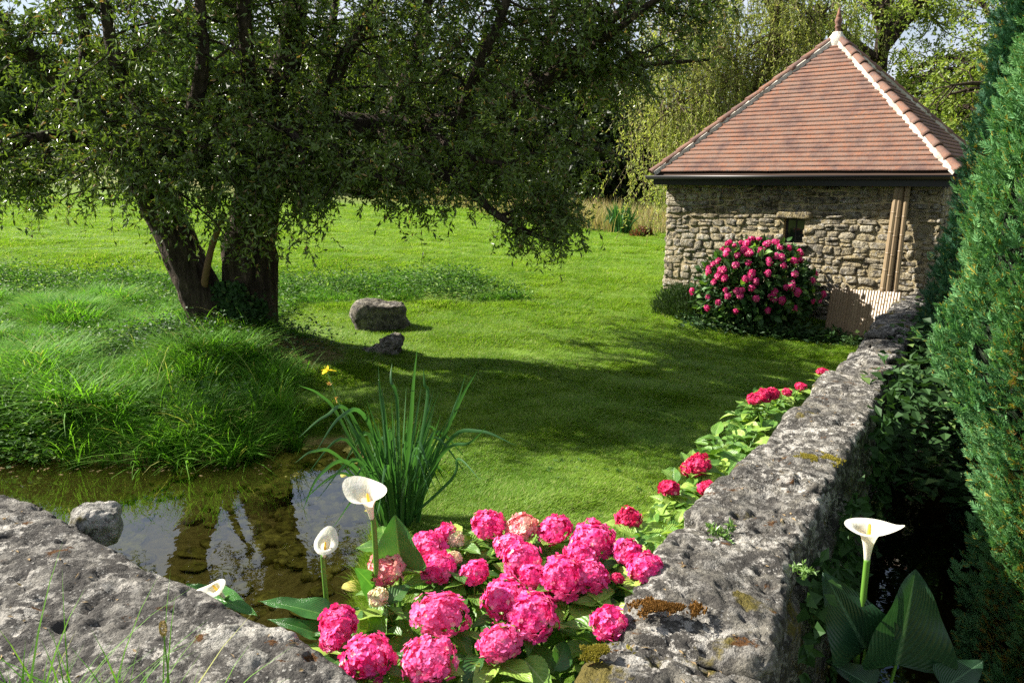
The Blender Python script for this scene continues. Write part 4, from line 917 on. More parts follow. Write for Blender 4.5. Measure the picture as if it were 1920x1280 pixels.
for q in range(270):
    n_ = nrm(R.normal(size=3)*np.array((1, 1, 1))); n_[1] = -abs(n_[1]); p = hc+n_*hr*R.uniform(.88, 1.04)*(1+.12*noise(n_[None]*2.3, 5)[0])
    if p[2] < -.1: p[2] = R.uniform(-.1, .3)
    d = n_*.6+R.normal(size=3)*.5; put_leaf(LEAFLO[R.integers(6)], hb, off, p, d, n_+R.normal(size=3)*.4+(0, 0, .6), R.uniform(.10, .17))
n = 5200; n_ = nrm(R.normal(size=(n, 3))); P = hc+n_*hr*R.uniform(.45, 1.02, (n, 1))*(1+.12*noise(n_*2.3, 5))[:, None]; P[:, 2] = np.maximum(P[:, 2], -.2)
wobj('foliage', *leafquads(P, n_+R.normal(size=(n, 3))*.7, R.uniform(.08, .15, n), R.uniform(.05, .09, n), n_+R.normal(size=(n, 3))*.6), MAT['ivy_leaf'], hb, kind='stuff')
print('hydrangea', time.time()-T0)

# ------------------------------------------------------------------ calla lilies
m = M('calla_white'); m.col(m.mix(m.noise(m.pos(), 38, 4, .6, .35, .75, (1, 1, .25)), (.84, .82, .74), (.70, .69, .50))); m.bump(m.noise(m.pos(), 90, 3, .6, .3, .7, (1, 1, .2)), .25, .004); m.rough(.4, .4); m.translucent((.85, .85, .72), .35); MAT['white_petal'] = m.m
m = M('spadix'); m.col((.85, .50, .05)); m.rough(.7); MAT['spadix'] = m.m
m = M('calla_throat'); m.col((.55, .62, .25)); m.rough(.5); MAT['throat'] = m.m
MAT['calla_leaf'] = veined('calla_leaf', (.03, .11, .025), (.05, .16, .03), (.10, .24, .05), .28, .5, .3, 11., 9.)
MAT['calla_leaf_shaded'] = veined('calla_leaf_painted_shade', (.010, .038, .016), (.018, .055, .022), (.06, .13, .06), .35, .5, .2, 11., 9.)  # darker copy of the calla leaf, shade put into its colour
def spathe(s, openw=1., seed=0, curl=.3, tipd=0.):
    nt_, nv = 36, 14; V = []; rng = random.Random(seed)
    for j in range(nv+1):
        v = j/nv
        for i in range(nt_+1):
            th = (i/nt_)*2*math.pi*1.04; tipf = math.exp(-((((th-tipd+math.pi) % (2*math.pi))-math.pi)/.75)**2)
            r = (.10+.16*v+.62*openw*v**3.2)*(1+.55*tipf*v**3)*(1+.05*math.sin(th*3+seed)*v**3); zz = 1.75*v-.42*v**4*(.35+curl*(1-tipf))+.22*tipf*v**3
            if v > .8: zz -= curl*.9*(v-.8)*(1.2-tipf)
            V.append((r*math.cos(th)*s*.5, r*math.sin(th)*s*.5, zz*s*.5))
    k = nt_+1; return np.array(V), np.array([(j*k+i, j*k+i+1, (j+1)*k+i+1, (j+1)*k+i) for j in range(nv) for i in range(nt_)])
def calla(label, blooms, leaves, base):
    root = empty('calla_lily', base, label, 'lily', 'white calla lilies'); off = np.array(base, float)
    for (px, py, Yd, size, axis, openw, curl, tipd, seed) in blooms:
        p = atY(px, py, Yd); ax = Vector(axis).normalized(); V, Fc = spathe(size, openw, seed, curl, tipd)
        q = ax.to_track_quat('Z', 'Y'); Mx = np.array(q.to_matrix()); c0 = p-np.array(ax)*size*.62
        bl = obj('bloom', mesh('bloom', V@Mx.T, Fc, MAT['white_petal'], True), root, c0-off)
        V, Fc = tube(np.array([(0, 0, .08*size), (0, 0, .4*size), (0, 0, .70*size), (0, 0, .74*size)])@Mx.T, [size*.035, size*.04, size*.03, size*.004], 8); obj('spadix', mesh('spadix', V, Fc, MAT['spadix'], True), bl)
        S = spline([off+(0, 0, 0), off*.35+c0*.65+np.array((0, 0, -.05)), c0-np.array(ax)*.05, c0+np.array(ax)*.004], 8); V, Fc = tube(S, np.linspace(.012, size*.058, len(S)), 8); wobj('stem', V, Fc, MAT['green_stem'], root, True)
    for (b, t, up, wf, mt, sd_, dr) in leaves:
        b, t = np.array(b), np.array(t); L = np.linalg.norm(t-b)
        arrow = lambda v: (max(0.02, (1-v)**.75*1.25*min(1, .72+v*2.2)) if v > .02 else .55)
        V, Fc, UV = leafblade(8, 30, L, L*wf, arrow, .22, dr, .022, 0, sd_, 0, .0022)
        lf = obj('leaf', mesh('leaf', V, Fc, MAT[mt], True, UV), root, b-off, frame_rot(t-b, up))
        S = spline([off, off*.4+b*.6+(0, 0, -.04), b], 6); V, Fc = tube(S, np.linspace(.010, .006, len(S)), 6); wobj('petiole', V, Fc, MAT['green_stem'], root, True)
b1 = (-.50, 2.75, -.2)
calla('tall open calla lily with a big leaf beside it left of the pink hydrangeas', [(690, 932, 2.50, .150, (-.08, -.22, 1), 1.0, .12, 2.9, 1)],
      [(atY(752, 1062, 2.62), atY(738, 972, 2.60), (-.1, -1, .35), .95, 'calla_leaf', 1, .15), (atY(700, 1100, 2.6), atY(672, 1068, 2.5), (.5, -1, .5), .6, 'calla_leaf', 3, .1)], b1)
b2 = (-.66, 2.6, -.25)
calla('slim half-closed calla lily standing in front of the pond water', [(610, 1020, 2.45, .105, (.22, -.42, 1), .8, .75, 1.0, 2)],
      [(atY(615, 1155, 2.40), atY(487, 1112, 2.42), (.1, -.25, 1), .36, 'calla_leaf', 5, .15), (atY(600, 1190, 2.35), atY(505, 1150, 2.35), (.0, -.4, 1), .34, 'calla_leaf', 6, .2)], b2)
b3 = (-.95, 2.75, -.3)
calla('low calla bloom peeping over the slab edge at the left', [(402, 1100, 2.50, .11, (-.35, -.4, .9), .7, .8, 4.4, 3)],
      [(atY(395, 1118, 2.55), atY(478, 1140, 2.45), (.0, -.2, 1), .42, 'calla_leaf', 7, .15), (atY(385, 1110, 2.6), atY(350, 1092, 2.6), (.2, -.2, 1), .6, 'calla_leaf', 8, .1)], b3)
b4 = (1.42, 2.85, -.72)
calla('single white calla lily with large leaves coloured dark for the shade right of the wall', [(1630, 992, 2.75, .212, (-.03, -.02, 1), .9, .45, 0.0, 4)],
      [(atY(1622, 1215, 2.75), atY(1550, 1078, 2.78), (-.2, -1, .5), .78, 'calla_leaf_shaded', 9, .08), (atY(1680, 1245, 2.73), atY(1722, 1072, 2.73), (.1, -1, .45), .88, 'calla_leaf_shaded', 10, .05),
       (atY(1770, 1290, 2.63), atY(1846, 1235, 2.68), (.0, -.6, 1), .7, 'calla_leaf_shaded', 11, .1), (atY(1640, 1290, 2.68), atY(1560, 1240, 2.73), (.0, -.6, 1), .7, 'calla_leaf_shaded', 12, .1)], b4)

# ------------------------------------------------------------------ irises
def blade(S, wd, nrmv, up=(0, 0, 1)):
    S = np.asarray(S); n = len(S); t = nrm(np.gradient(S, axis=0)); s = nrm(np.cross(t, nrmv)); b = np.cross(s, t); u = np.linspace(0, 1, n)
    w_ = wd*.5*np.clip(1.25*(1-u**2.2), 0.02, 1)*(.75+.25*np.minimum(u*5, 1)); V = np.concatenate([S-s*w_[:, None], S+b*w_[:, None]*.25, S+s*w_[:, None]])
    i = np.arange(n-1); return V, np.concatenate([np.stack([i, i+n, i+n+1, i+1], 1), np.stack([i+n, i+2*n, i+2*n+1, i+n+1], 1)])
def iris(base, n, hgt, spread, label, group, explicit=(), flower=None, wd=.024, br=.14):
    root = empty('iris_clump', base, label, 'iris', group); off = np.array(base, float)
    for k in range(n):
        a = R.uniform(0, 6.28); b = off+np.array((math.cos(a), math.sin(a)*.8, 0))*br*math.sqrt(R.random()); b[2] = off[2]-.02
        h = hgt*R.uniform(.5, 1.0); out_ = spread*R.uniform(.15, 1)*(1.25-h/hgt*.6); d = np.array((math.cos(a), math.sin(a), 0)); mid = b+d*out_*.35+(0, 0, h*.55)
        if R.random() < .22: tip = b+d*out_*1.7+(0, 0, h*.45); mid = b+d*out_*.7+(0, 0, h*.72)
        else: tip = b+d*out_+(0, 0, h)
        S = spline([b, mid, tip], 7); V, Fc = blade(S, wd*R.uniform(.7, 1.15), np.array((-math.sin(a)*R.uniform(-1, 1), -1+R.uniform(-.6, .6), .15)))
        wobj('leaf', V, Fc, MAT['iris_leaf'], root, True)
    for pts in explicit:
        P = [atY(*q) for q in pts]; b = off+np.array((R.uniform(-br, br)*.6, R.uniform(-br, br)*.6, -.02)); S = spline([b]+P, 6)
        V, Fc = blade(S, wd*R.uniform(.85, 1.2), np.array((R.uniform(-.5, .5), -1, .3))); wobj('leaf', V, Fc, MAT['iris_leaf'], root, True)
    return root
zb = float(H(-.82, 5.25)); yi = 5.2
ex = [[(768, 820, yi), (775, 720, yi), (783, 648, yi)], [(720, 800, yi), (712, 730, yi), (709, 680, yi-.1)], [(830, 820, yi), (868, 740, yi), (895, 695, yi)], [(820, 850, yi), (850, 775, yi), (874, 700, yi+.1)],
      [(640, 790, 5.1), (600, 740, 5.0), (560, 722, 4.9)], [(660, 780, 5.0), (610, 780, 4.9), (560, 820, 4.8)], [(690, 790, 5.0), (640, 780, 4.8), (590, 850, 4.7)], [(660, 870, 5.0), (600, 890, 4.8), (566, 960, 4.7)],
      [(640, 860, 4.9), (590, 845, 4.8), (552, 868, 4.7)], [(840, 830, 5.1), (900, 808, 5.0), (968, 835, 4.9)], [(830, 850, 5), (880, 830, 4.9), (912, 800, 4.85)], [(800, 760, yi), (796, 720, yi), (794, 690, yi)], [(745, 760, yi), (733, 715, yi), (735, 680, yi+.1)],
      [(700, 860, 5), (660, 800, 5), (628, 742, 5.1)], [(845, 900, 5), (860, 860, 4.9), (905, 905, 4.7)], [(840, 800, 5.2), (858, 750, 5.3), (868, 722, 5.3)]]
ir = iris((-.82, 5.2, zb), 120, 1.05, .45, 'large clump of sword-leaved yellow flag iris at the pond edge behind the white calla', 'iris clumps', ex)
m = M('iris_yellow'); m.col((.85, .62, .02)); m.rough(.5); m.translucent((.9, .7, .05), .35); MAT['iris_yellow'] = m.m
fc = atY(613, 694, 5.05); offi = np.array(ir.location); S = spline([offi+(-.1, 0, 0), atY(665, 830, 5.1), atY(632, 745, 5.05), fc], 7); V, Fc = tube(S, np.linspace(.006, .004, len(S)), 6); wobj('flower_stalk', V, Fc, MAT['green_stem'], ir, True)
fl = obj('flower', None, ir, fc-offi) if False else None
g = Geo()
for k in range(6):
    fall = k % 2 == 0; V, Fc, UV = leafblade(3, 8, .055 if fall else .035, .034 if fall else .016, lambda v: math.sin(math.pi*min(.15+v*.8, 1))**.7, -.1, .55 if fall else -.2, .03)
    a = k*math.pi/3+.3; Mx = np.array(frame_rot((math.cos(a), math.sin(a), .35 if fall else 1.3), (0, 0, 1))); g.add(V@Mx.T+fc, Fc)
V, Fc = g.get(); wobj('flower', V, Fc, MAT['iris_yellow'], ir, True, label='yellow iris flower')
MAT['spent'] = leafmat('spent_flower', (.35, .18, .06), (.5, .3, .1), None, .8)
for (px, py) in ((618, 722), (630, 748)):
    c = atY(px, py, 5.05); V, Fc = leafquads(np.repeat(c[None], 7, 0), R.normal(size=(7, 3))+(0, 0, .8), .03, .012); wobj('spent_flower', V, Fc, MAT['spent'], ir)
fi = atY(1163, 432, 25.5); iris((fi[0], 25.5, float(H(fi[0], 25.5))), 75, 1.15, .55, 'distant clump of upright iris leaves at the edge of the upper lawn', 'iris clumps', wd=.06, br=.3)
# small red-brown shrub beside it
def shrub(name, c, r, n, L, W, mt, label, cat, up=.6, bot=None):
    n_ = nrm(R.normal(size=(n, 3))*np.array((1, 1, .9))); n_[:, 2] = np.abs(n_[:, 2])*1.0-.05; P = np.array(c)+n_*np.array(r)*R.uniform(.35, 1, (n, 1))**.5*(1+.18*fbm(n_*2.6, 2, int(c[0]*10)))[:, None]
    root = empty(name, (c[0], c[1], c[2]), label, cat)
    wobj('foliage', *leafquads(P, n_+R.normal(size=(n, 3))*.6+(0, 0, up), R.uniform(.6, 1.2, n)*L, W), MAT[mt], root, kind='stuff')
    g = Geo()
    for k in range(9):
        t = np.array(c)+nrm(R.normal(size=3)*np.array((1, 1, .3))+(0, 0, .8))*np.array(r)*.8; g.add(*tube([np.array(c)+(0, 0, -.05), (np.array(c)+t)/2, t], [.02, .015, .006], 5))
    V, Fc = g.get(); wobj('stems', V, Fc, MAT['twig'], root); return root
q = atY(1204, 440, 24.5); shrub('low_shrub', (q[0], 24.5, float(H(q[0], 24.5))), (.36, .3, .33), 1500, .09, .05, 'red_leaf', 'low reddish shrub on the lawn near the distant iris', 'shrub')
shrub('dark_shrub', (3.02, 13.1, float(H(3.02, 13.1))-.05), (.62, .5, .58), 9000, .10, .012, 'shrub_dark', 'dark feathery low shrub at the left corner of the hut', 'shrub', 1.0)
X = R.uniform(2.8, 5.4, 240); Y = 12.15-.55*(X-4)*.6+R.uniform(-.35, .2, 240); cover('ground_cover', np.stack([X, Y, H(X, Y)], 1), .10, .06, MAT['ivy_leaf'], .14, 'low leafy weeds under the big hydrangea', 10)
print('iris', time.time()-T0)

# ------------------------------------------------------------------ trees
def tubes_batch(P, r, n=3):
    """P (N,m,3) polylines, r (N,m) radii"""
    Nn, m_, _ = P.shape; t = nrm(np.gradient(P, axis=1)); a = np.array((.31, .17, .93)); u = nrm(np.cross(t, a)); v = np.cross(t, u); an = np.arange(n)*2*math.pi/n
    V = P[:, :, None]+r[:, :, None, None]*(np.cos(an)[:, None]*u[:, :, None]+np.sin(an)[:, None]*v[:, :, None])
    b = (np.arange(Nn)*m_*n)[:, None, None]; i = (np.arange(m_-1)*n)[None, :, None]; j = np.arange(n)[None, None, :]; k = (j+1) % n
    return V.reshape(-1, 3), np.stack([b+i+j, b+i+k, b+i+n+k, b+i+n+j], -1).reshape(-1, 4)
def sprout(starts, dirs, L, m_, droop, wob=.12):
    """curved shoots (N,m,3)"""
    Nn = len(starts); u = np.linspace(0, 1, m_)[None, :, None]; L = np.broadcast_to(L, (Nn,))[:, None, None]; d = nrm(dirs)[:, None]
    w_ = np.cumsum(R.normal(size=(Nn, m_, 3))*wob/m_, 1); w_[:, 0] = 0
    P = starts[:, None]+L*(d*u+w_); P[:, :, 2] -= (L*np.broadcast_to(droop, (Nn,))[:, None, None]*u**2)[:, :, 0]; return P
def lerp_poly(P, idx, u):
    m_ = P.shape[1]; f = u*(m_-1); k = np.minimum(f.astype(int), m_-2); f = f-k; A = P[idx, k]; B = P[idx, k+1]; return A+(B-A)*f[:, None], B-A
def foliage(limbs, sec_per_m, sec_len, tw_per, tw_len, lv_per, L, W, droop=.35, upb=.25, start=.25, accept=None):
    """limbs: list of (pts, r0, r1); returns twig geometry and leaf geometry"""
    S = []; D = []; SL = []
    for pts, dens, slen in limbs:
        S0 = np.asarray(pts); seg = np.linalg.norm(np.diff(S0, axis=0), axis=1); tot = seg.sum(); n = int(sec_per_m*dens*tot)+2
        u = R.uniform(start, 1, n)**.8; idx = np.zeros(n, int); P, T = lerp_poly(S0[None], idx, u); T = nrm(T)
        d = R.normal(size=(n, 3)); d -= T*(d*T).sum(1, keepdims=True)*.6; d[:, 2] = d[:, 2]*.6+upb; S.append(P); D.append(nrm(d)+T*.45); SL.append(sec_len*slen*R.uniform(.5, 1.15, n))
    S, D, SL = np.concatenate(S), np.concatenate(D), np.concatenate(SL); A = sprout(S, D, SL, 6, droop, .35); ra = (SL[:, None]*.011+.004)*np.linspace(1, .35, 6)
    if accept is not None: k = accept(A[:, -1]); A, ra, SL = A[k], ra[k], SL[k]
    n = len(A)*tw_per; idx = np.repeat(np.arange(len(A)), tw_per); u = R.uniform(.1, 1, n); P, T = lerp_poly(A, idx, u); d = nrm(T)+R.normal(size=(n, 3))*.85; d[:, 2] -= .15
    if accept is not None: k = accept(P+nrm(d)*tw_len*.6); P, d = P[k], d[k]; n = len(P)
    TL_ = tw_len*R.uniform(.5, 1.2, n); B = sprout(P, d, TL_, 5, droop*1.2, .5); rb = np.full((n, 5), .0035)*np.linspace(1, .5, 5)
    k = n*lv_per; idx = np.repeat(np.arange(n), lv_per); u = R.uniform(.08, 1, k); P, T = lerp_poly(B, idx, u); d = nrm(T)*.7+R.normal(size=(k, 3))*.7; Nn = R.normal(size=(k, 3))+np.array((0, 0, .7))
    return tubes_batch(A, ra, 5), tubes_batch(B, rb, 3), leafquads(P, d, L*R.uniform(.65, 1.25, k), W*R.uniform(.7, 1.2, k), Nn)

tb = (-3.75, 10.3, 0.05)
wt = empty('willow_tree', tb, 'big spreading willow with two gnarled dark trunks and drooping leafy branches beside the pond', 'tree')
def P3(L): return np.array([atY(*q) for q in L])
def barktube(pts, rad, k=10, n=28, seed=0, rough=.18, flare=0):
    S = spline(pts, k); u = np.linspace(0, 1, len(rad)); r = np.interp(np.linspace(0, 1, len(S)), u, rad); V, Fc = tube(S, r, n)
    ang_ = np.tile(np.arange(n)*2*math.pi/n, len(S)); hh = np.repeat(np.arange(len(S)), n)*.12; rr = np.repeat(r, n); C = np.repeat(S, n, 0); d = nrm(V-C)
    q = np.stack([np.cos(ang_)*1.6, np.sin(ang_)*1.6, hh*.35], 1)+seed; f = fbm(q*1.5, 4, seed, .6); ridge = 1-np.abs(fbm(np.stack([np.cos(ang_)*4, np.sin(ang_)*4, hh*.5], 1)+seed, 3, seed+3))
    V = V+d*(rr*(rough*f+.13*(ridge-.7)))[:, None]; return V, Fc
g = Geo()
g.add(*barktube(np.vstack([P3([(440, 690, 10.35), (415, 630, 10.35), (384, 565, 10.3), (354, 500, 10.3), (322, 430, 10.25), (275, 350, 10.1)])]), [.36, .33, .27, .25, .24, .20], 12, 40, 1))
g.add(*barktube(P3([(482, 690, 10.4), (478, 640, 10.4), (470, 570, 10.4), (466, 480, 10.4), (478, 400, 10.35), (495, 300, 10.3)]), [.40, .34, .32, .325, .29, .25], 12, 44, 2))
g.add(*barktube(P3([(435, 690, 10.2), (436, 640, 10.25), (440, 590, 10.3)]), [.30, .27, .10], 10, 30, 5))
for (a_, b_) in (((430, 650, 10.2), (372, 668, 9.8)), ((500, 650, 10.3), (560, 672, 9.95)), ((470, 655, 10.1), (480, 690, 9.6))): g.add(*barktube(P3([a_, ((a_[0]+b_[0])/2, (a_[1]+b_[1])/2+1, (a_[2]+b_[2])/2), b_]), [.22, .15, .05], 6, 16, 7))
V, Fc = g.get(); wobj('trunk', V, Fc, MAT['bark'], wt, True)
LIMBS = [ # pts, r0, r1, density, secondary length
 ([(275, 350, 10.1), (235, 290, 10), (150, 190, 9.6), (60, 110, 9.3), (-60, 40, 9)], .20, .06, .9, .9),
 ([(235, 290, 10), (130, 255, 9.3), (30, 270, 8.8), (-90, 330, 8.5)], .10, .03, 1.1, .9),
 ([(225, 275, 10), (110, 330, 9.3), (40, 350, 9)], .06, .02, 1.1, .75),
 ([(318, 430, 10.25), (300, 330, 9.3), (255, 230, 8.9), (210, 90, 8.7), (190, -60, 8.7)], .12, .05, 1, .9),
 ([(150, 190, 9.6), (160, 80, 9.6), (120, -80, 9.6)], .09, .04, 1, 1),
 ([(300, 350, 10), (350, 240, 9.3), (380, 120, 9), (370, -60, 9)], .12, .05, 1, 1),
 ([(478, 400, 10.35), (440, 280, 9.4), (420, 250, 8.8), (405, 330, 8.4)], .10, .03, 1.3, .75),
 ([(440, 280, 9.4), (340, 270, 8.8), (310, 360, 8.5)], .06, .02, 1.2, .7),
 ([(495, 300, 10.3), (510, 200, 10.2), (545, 80, 10.1), (560, -120, 10)], .25, .12, .9, 1),
 ([(495, 300, 10.3), (520, 240, 9.5), (560, 270, 9), (568, 380, 8.9)], .08, .025, 1.3, .7),
 ([(495, 300, 10.3), (470, 180, 9.7), (460, 60, 9.2), (450, -90, 9)], .12, .06, 1, 1),
 ([(505, 250, 10.25), (600, 232, 10.5), (720, 238, 10.6), (860, 228, 10.6), (985, 175, 10.6), (1060, 120, 10.5), (1120, 60, 10.4), (1240, -40, 10.3)], .20, .05, 1, 1),
 ([(1040, 140, 10.5), (1130, 135, 10.9), (1230, 120, 11.1), (1330, 112, 11.3)], .06, .02, 1.0, 1.0),
 ([(1060, 120, 10.5), (1150, 60, 9.9), (1230, 0, 9.6), (1310, -40, 9.6)], .06, .02, 1.1, 1.0),
 ([(985, 175, 10.6), (1030, 60, 10.9), (1050, -60, 11)], .08, .04, 1.0, 1),
 ([(720, 238, 10.6), (770, 130, 11), (800, 20, 11.2), (820, -120, 11.3)], .10, .05, 1, 1),
 ([(600, 232, 10.5), (640, 120, 10), (700, 20, 9.8), (740, -100, 9.6)], .10, .05, 1.1, 1),
 ([(860, 228, 10.6), (900, 120, 9.9), (940, 30, 9.6), (980, -90, 9.5)], .08, .04, 1, .9),
 ([(880, 225, 10.6), (980, 250, 11), (1080, 270, 11.3), (1180, 300, 11.6)], .07, .02, .6, .75),
 ([(700, 238, 10.6), (780, 300, 10), (870, 350, 9.6), (935, 405, 9.4), (1000, 440, 9.3), (1060, 458, 9.2)], .09, .015, .75, .62),
 ([(935, 405, 9.4), (1010, 385, 9.6), (1090, 385, 9.8)], .025, .01, 1.2, .55),
 ([(520, 260, 10.2), (570, 320, 10), (640, 352, 9.9), (700, 372, 9.8)], .08, .02, .9, .6),
 ([(600, 235, 10.4), (650, 300, 9.4), (700, 330, 9), (760, 345, 8.9)], .07, .02, 1.2, .75),
 ([(760, 240, 10.5), (800, 290, 11.2), (860, 330, 11.6), (960, 350, 11.8)], .07, .02, 1.2, .8),
 ([(800, 235, 10.5), (850, 280, 9.6), (900, 300, 9.3), (980, 310, 9.2)], .06, .02, 1, .7),
 ([(560, 240, 10.4), (590, 150, 11.2), (620, 60, 11.6), (640, -60, 11.8)], .1, .04, 1, 1),
 ([(450, -90, 9), (300, -200, 9), (150, -260, 9.2)], .1, .04, .8, 1), ([(560, -120, 10), (620, -300, 10.2), (700, -400, 10.6)], .12, .05, .8, 1.1),
 ([(740, -100, 9.6), (850, -220, 10), (950, -260, 10.4)], .08, .03, .8, 1), ([(700, 238, 10.6), (760, 180, 12), (820, 140, 13)], .08, .03, .8, 1.1), ([(560, -120, 10), (500, -300, 10.4), (420, -420, 10.6)], .1, .04, .7, 1.1)]
fl_in = []
for i, (pts, r0, r1, dn, sl) in enumerate(LIMBS):
    q = P3(pts); S = spline(q, 6); V, Fc = barktube(q, np.linspace(r0, r1, len(q)), 6, 12, 20+i, .07); wobj('branch', V, Fc, MAT['bark'], wt, True); fl_in.append((S, dn, sl))
V, Fc = barktube(P3([(376, 580, 10.32), (388, 505, 10.0), (398, 460, 9.95), (420, 400, 9.8)]), [.06, .045, .04, .035], 6, 10, 60, .05)
m = M('smooth_bark'); m.col((.16, .09, .045)); m.rough(.7); wobj('sucker_stem', V, Fc, m.m, wt, True, label='thin smooth orange-brown shoot between the trunks')
def acc(P):
    px, py, d = scr_px(P); lim = np.interp(px, [-400, 0, 90, 200, 250, 300, 360, 440, 520, 545, 600, 640, 700, 780, 900, 1000, 1060, 1120, 1180, 1250, 1380], [460, 430, 420, 400, 395, 455, 440, 500, 480, 480, 470, 380, 405, 430, 400, 470, 490, 385, 250, 210, 110])
    lim = lim-26*(np.abs(px-1020) > 90); return (py < lim+22*noise(np.stack([px/45, py*0, px*0], 1), 31)) & (px < 1400)
A_, B_, L_ = foliage(fl_in, 8.5, 1.3, 15, .42, 17, .078, .028, .42, .2, .08, acc)
wobj('twigs', np.vstack([A_[0], B_[0]]), [A_[1], B_[1]+len(A_[0])], MAT['twig'], wt, kind='stuff')
wobj('crown', *L_, MAT['willow_leaf'], wt, kind='stuff'); print('willow leaves', len(L_[1]), time.time()-T0)
# ivy on the trunk base
px = R.uniform(395, 500, 2600); py = R.uniform(530, 680, 2600); P = np.array([atY(a, b, 9.97+.25*abs(a-450)/60+R.uniform(-.08, .1)) for a, b in zip(px, py)]); k = fbm(P*3, 2, 77)+np.where(px < 455, .35, -.35) > 0; P = P[k]; n = len(P)
iv = obj('ivy', mesh('ivy', *leafquads(P-P.mean(0), R.normal(size=(n, 3))+(0, 0, -.6), R.uniform(.05, .085, n), R.uniform(.05, .07, n), R.normal(size=(n, 3))*.35+(0, -1, .3)), MAT['ivy_leaf']), None, P.mean(0), kind='stuff', label='dark ivy climbing between the two willow trunks')

def bgtree(name, label, base, trunkr, limbs, spec, leafmat_, barkm='bark', group=None, cat='tree', trunk=None):
    """limbs: polylines in world space"""
    root = empty(name, base, label, cat, group)
    g = Geo(); fin_ = []
    for i, (pts, r0, r1, dn, sl) in enumerate(limbs):
        V, Fc = tube(spline(pts, 5), np.interp(np.linspace(0, 1, (len(pts)-1)*5+1), [0, 1], [r0, r1]), 7)
        if i == 0: wobj('trunk', V, Fc, MAT[barkm], root, True)
        else: g.add(V, Fc)
        fin_.append((spline(pts, 5), dn, sl))
    if g.n: V, Fc = g.get(); wobj('branches', V, Fc, MAT[barkm], root, True)
    A_, B_, L_ = foliage(fin_, *spec); wobj('crown', *L_, MAT[leafmat_], root, kind='stuff'); wobj('twigs', *A_, MAT[barkm], root, kind='stuff'); return root
def roundtree(name, label, x, y, h, r, lo, mat, nl, spec, group=None, barkm='bark', lean=0.):
    z0 = float(H(x, y)); c = np.array((x, y, z0)); limbs = [([c-(0, 0, .2), c+(lean*.4, 0, h*.3), c+(lean*.8, 0, h*.6), c+(lean, 0, h*.85)], h*.03+.05, .05, .5, 1.)]
    for i in range(nl):
        a = i*2.4+R.uniform(-.4, .4); f = R.uniform(0, 1); s = c+(lean*.5, 0, h*(lo+(.75-lo)*f*.8)); q = r*math.sin(math.pi*(.28+.62*f))*R.uniform(.6, .95)
        e = s+np.array((math.cos(a)*q, math.sin(a)*q, R.uniform(.1, .3)*h*(.4+.6*f)-.05*h)); limbs.append(([s, (s+e)/2+(0, 0, .06*h), e], .05+h*.008, .02, 1., 1.))
    return bgtree(name, label, c, 0, limbs, spec, mat, barkm, group)
# dark trees at the far side of the meadow
G2 = 'dark trees at the far edge of the meadow'
spec = (3.4, 1.9, 8, .9, 12, .40, .24, .25, .15, .05)
for (px, Yt, h, r, lab) in [(560, 44, 8.6, 3.6, 'dark broadleaf tree half hidden behind the willow trunk, far left of the row'), (680, 46, 9.2, 3.8, 'dark broad tree second in the far row, behind the middle of the willow crown'), (790, 43, 8.4, 3.4, 'dark tree third in the far row beyond the lawn'),
                            (893, 45, 9.0, 3.6, 'dark tree in the middle of the far row beyond the lawn'), (985, 41, 7.8, 3.0, 'dark tree with a slim trunk standing left of the tallest pair'), (1018, 44, 8.8, 3.2, 'tall dark tree right of centre in the far row'),
                            (1085, 42, 7.6, 3.0, 'dark rounded tree just left of the thick trunked one'), (1140, 38, 6.6, 2.8, 'dark tree with a thick short trunk at the right end of the far row'), (1178, 46, 6.2, 2.6, 'low dark tree closing the far row behind its right end')]:
    q = atY(px, 360, Yt); roundtree('broadleaf_tree', lab, q[0], Yt, h, r, .14, 'backlit_dark_leaf', 22, spec, G2)
# hedge trees at the left horizon
for (px, Yt, h, r, lab) in [(-60, 62, 7.5, 4.2, 'bushy green tree on the left horizon behind the willow leaves, at the picture edge'), (90, 64, 6.4, 4.0, 'bushy tree on the left horizon beyond the sloping lawn'), (230, 60, 5.8, 3.6, 'round bushy tree on the horizon left of the willow trunks'), (360, 58, 6.8, 3.8, 'bushy tree on the horizon between the willow trunks'), (460, 54, 7.6, 4., 'tall bushy tree on the horizon right behind the willow trunk')]:
    q = atY(px, 330, Yt); roundtree('hedge_tree', lab, q[0], Yt, h+5.5, r+.8, .02, 'hedge_leaf', 26, (2.4, 2.2, 6, 1.0, 9, .42, .26, .25, .15, .1), 'trees along the left horizon')
# wooded hill far behind
gx2 = np.linspace(-260, 380, 70); gy2 = np.linspace(190, 330, 14); HX, HY = np.meshgrid(gx2, gy2); prof = np.sin(np.clip((HY-190)/140, 0, 1)*math.pi/2); top = np.interp(HX, [-260, -60, 20, 60, 110, 200, 380], [26, 24, 16, 21, 24, 30, 26])
HZ = 3+(top-3)*prof+2.2*fbm(np.stack([HX.ravel()/14, HY.ravel()/14, 0*HX.ravel()], 1), 3, 5).reshape(HX.shape); i_ = (np.arange(13)[:, None]*70+np.arange(69)[None, :]).ravel()
m = M('wooded_hill'); m.col(m.mix(m.noise(m.pos(), .25, 6, .7, .35, .65), (.025, .045, .03), (.06, .09, .045))); m.rough(1); MAT['hill'] = m.m
hl_ = obj('hill', mesh('hill', np.stack([HX.ravel(), HY.ravel(), HZ.ravel()], 1), np.stack([i_, i_+1, i_+71, i_+70], -1), MAT['hill'], True), kind='structure', label='wooded hill beyond the meadow')
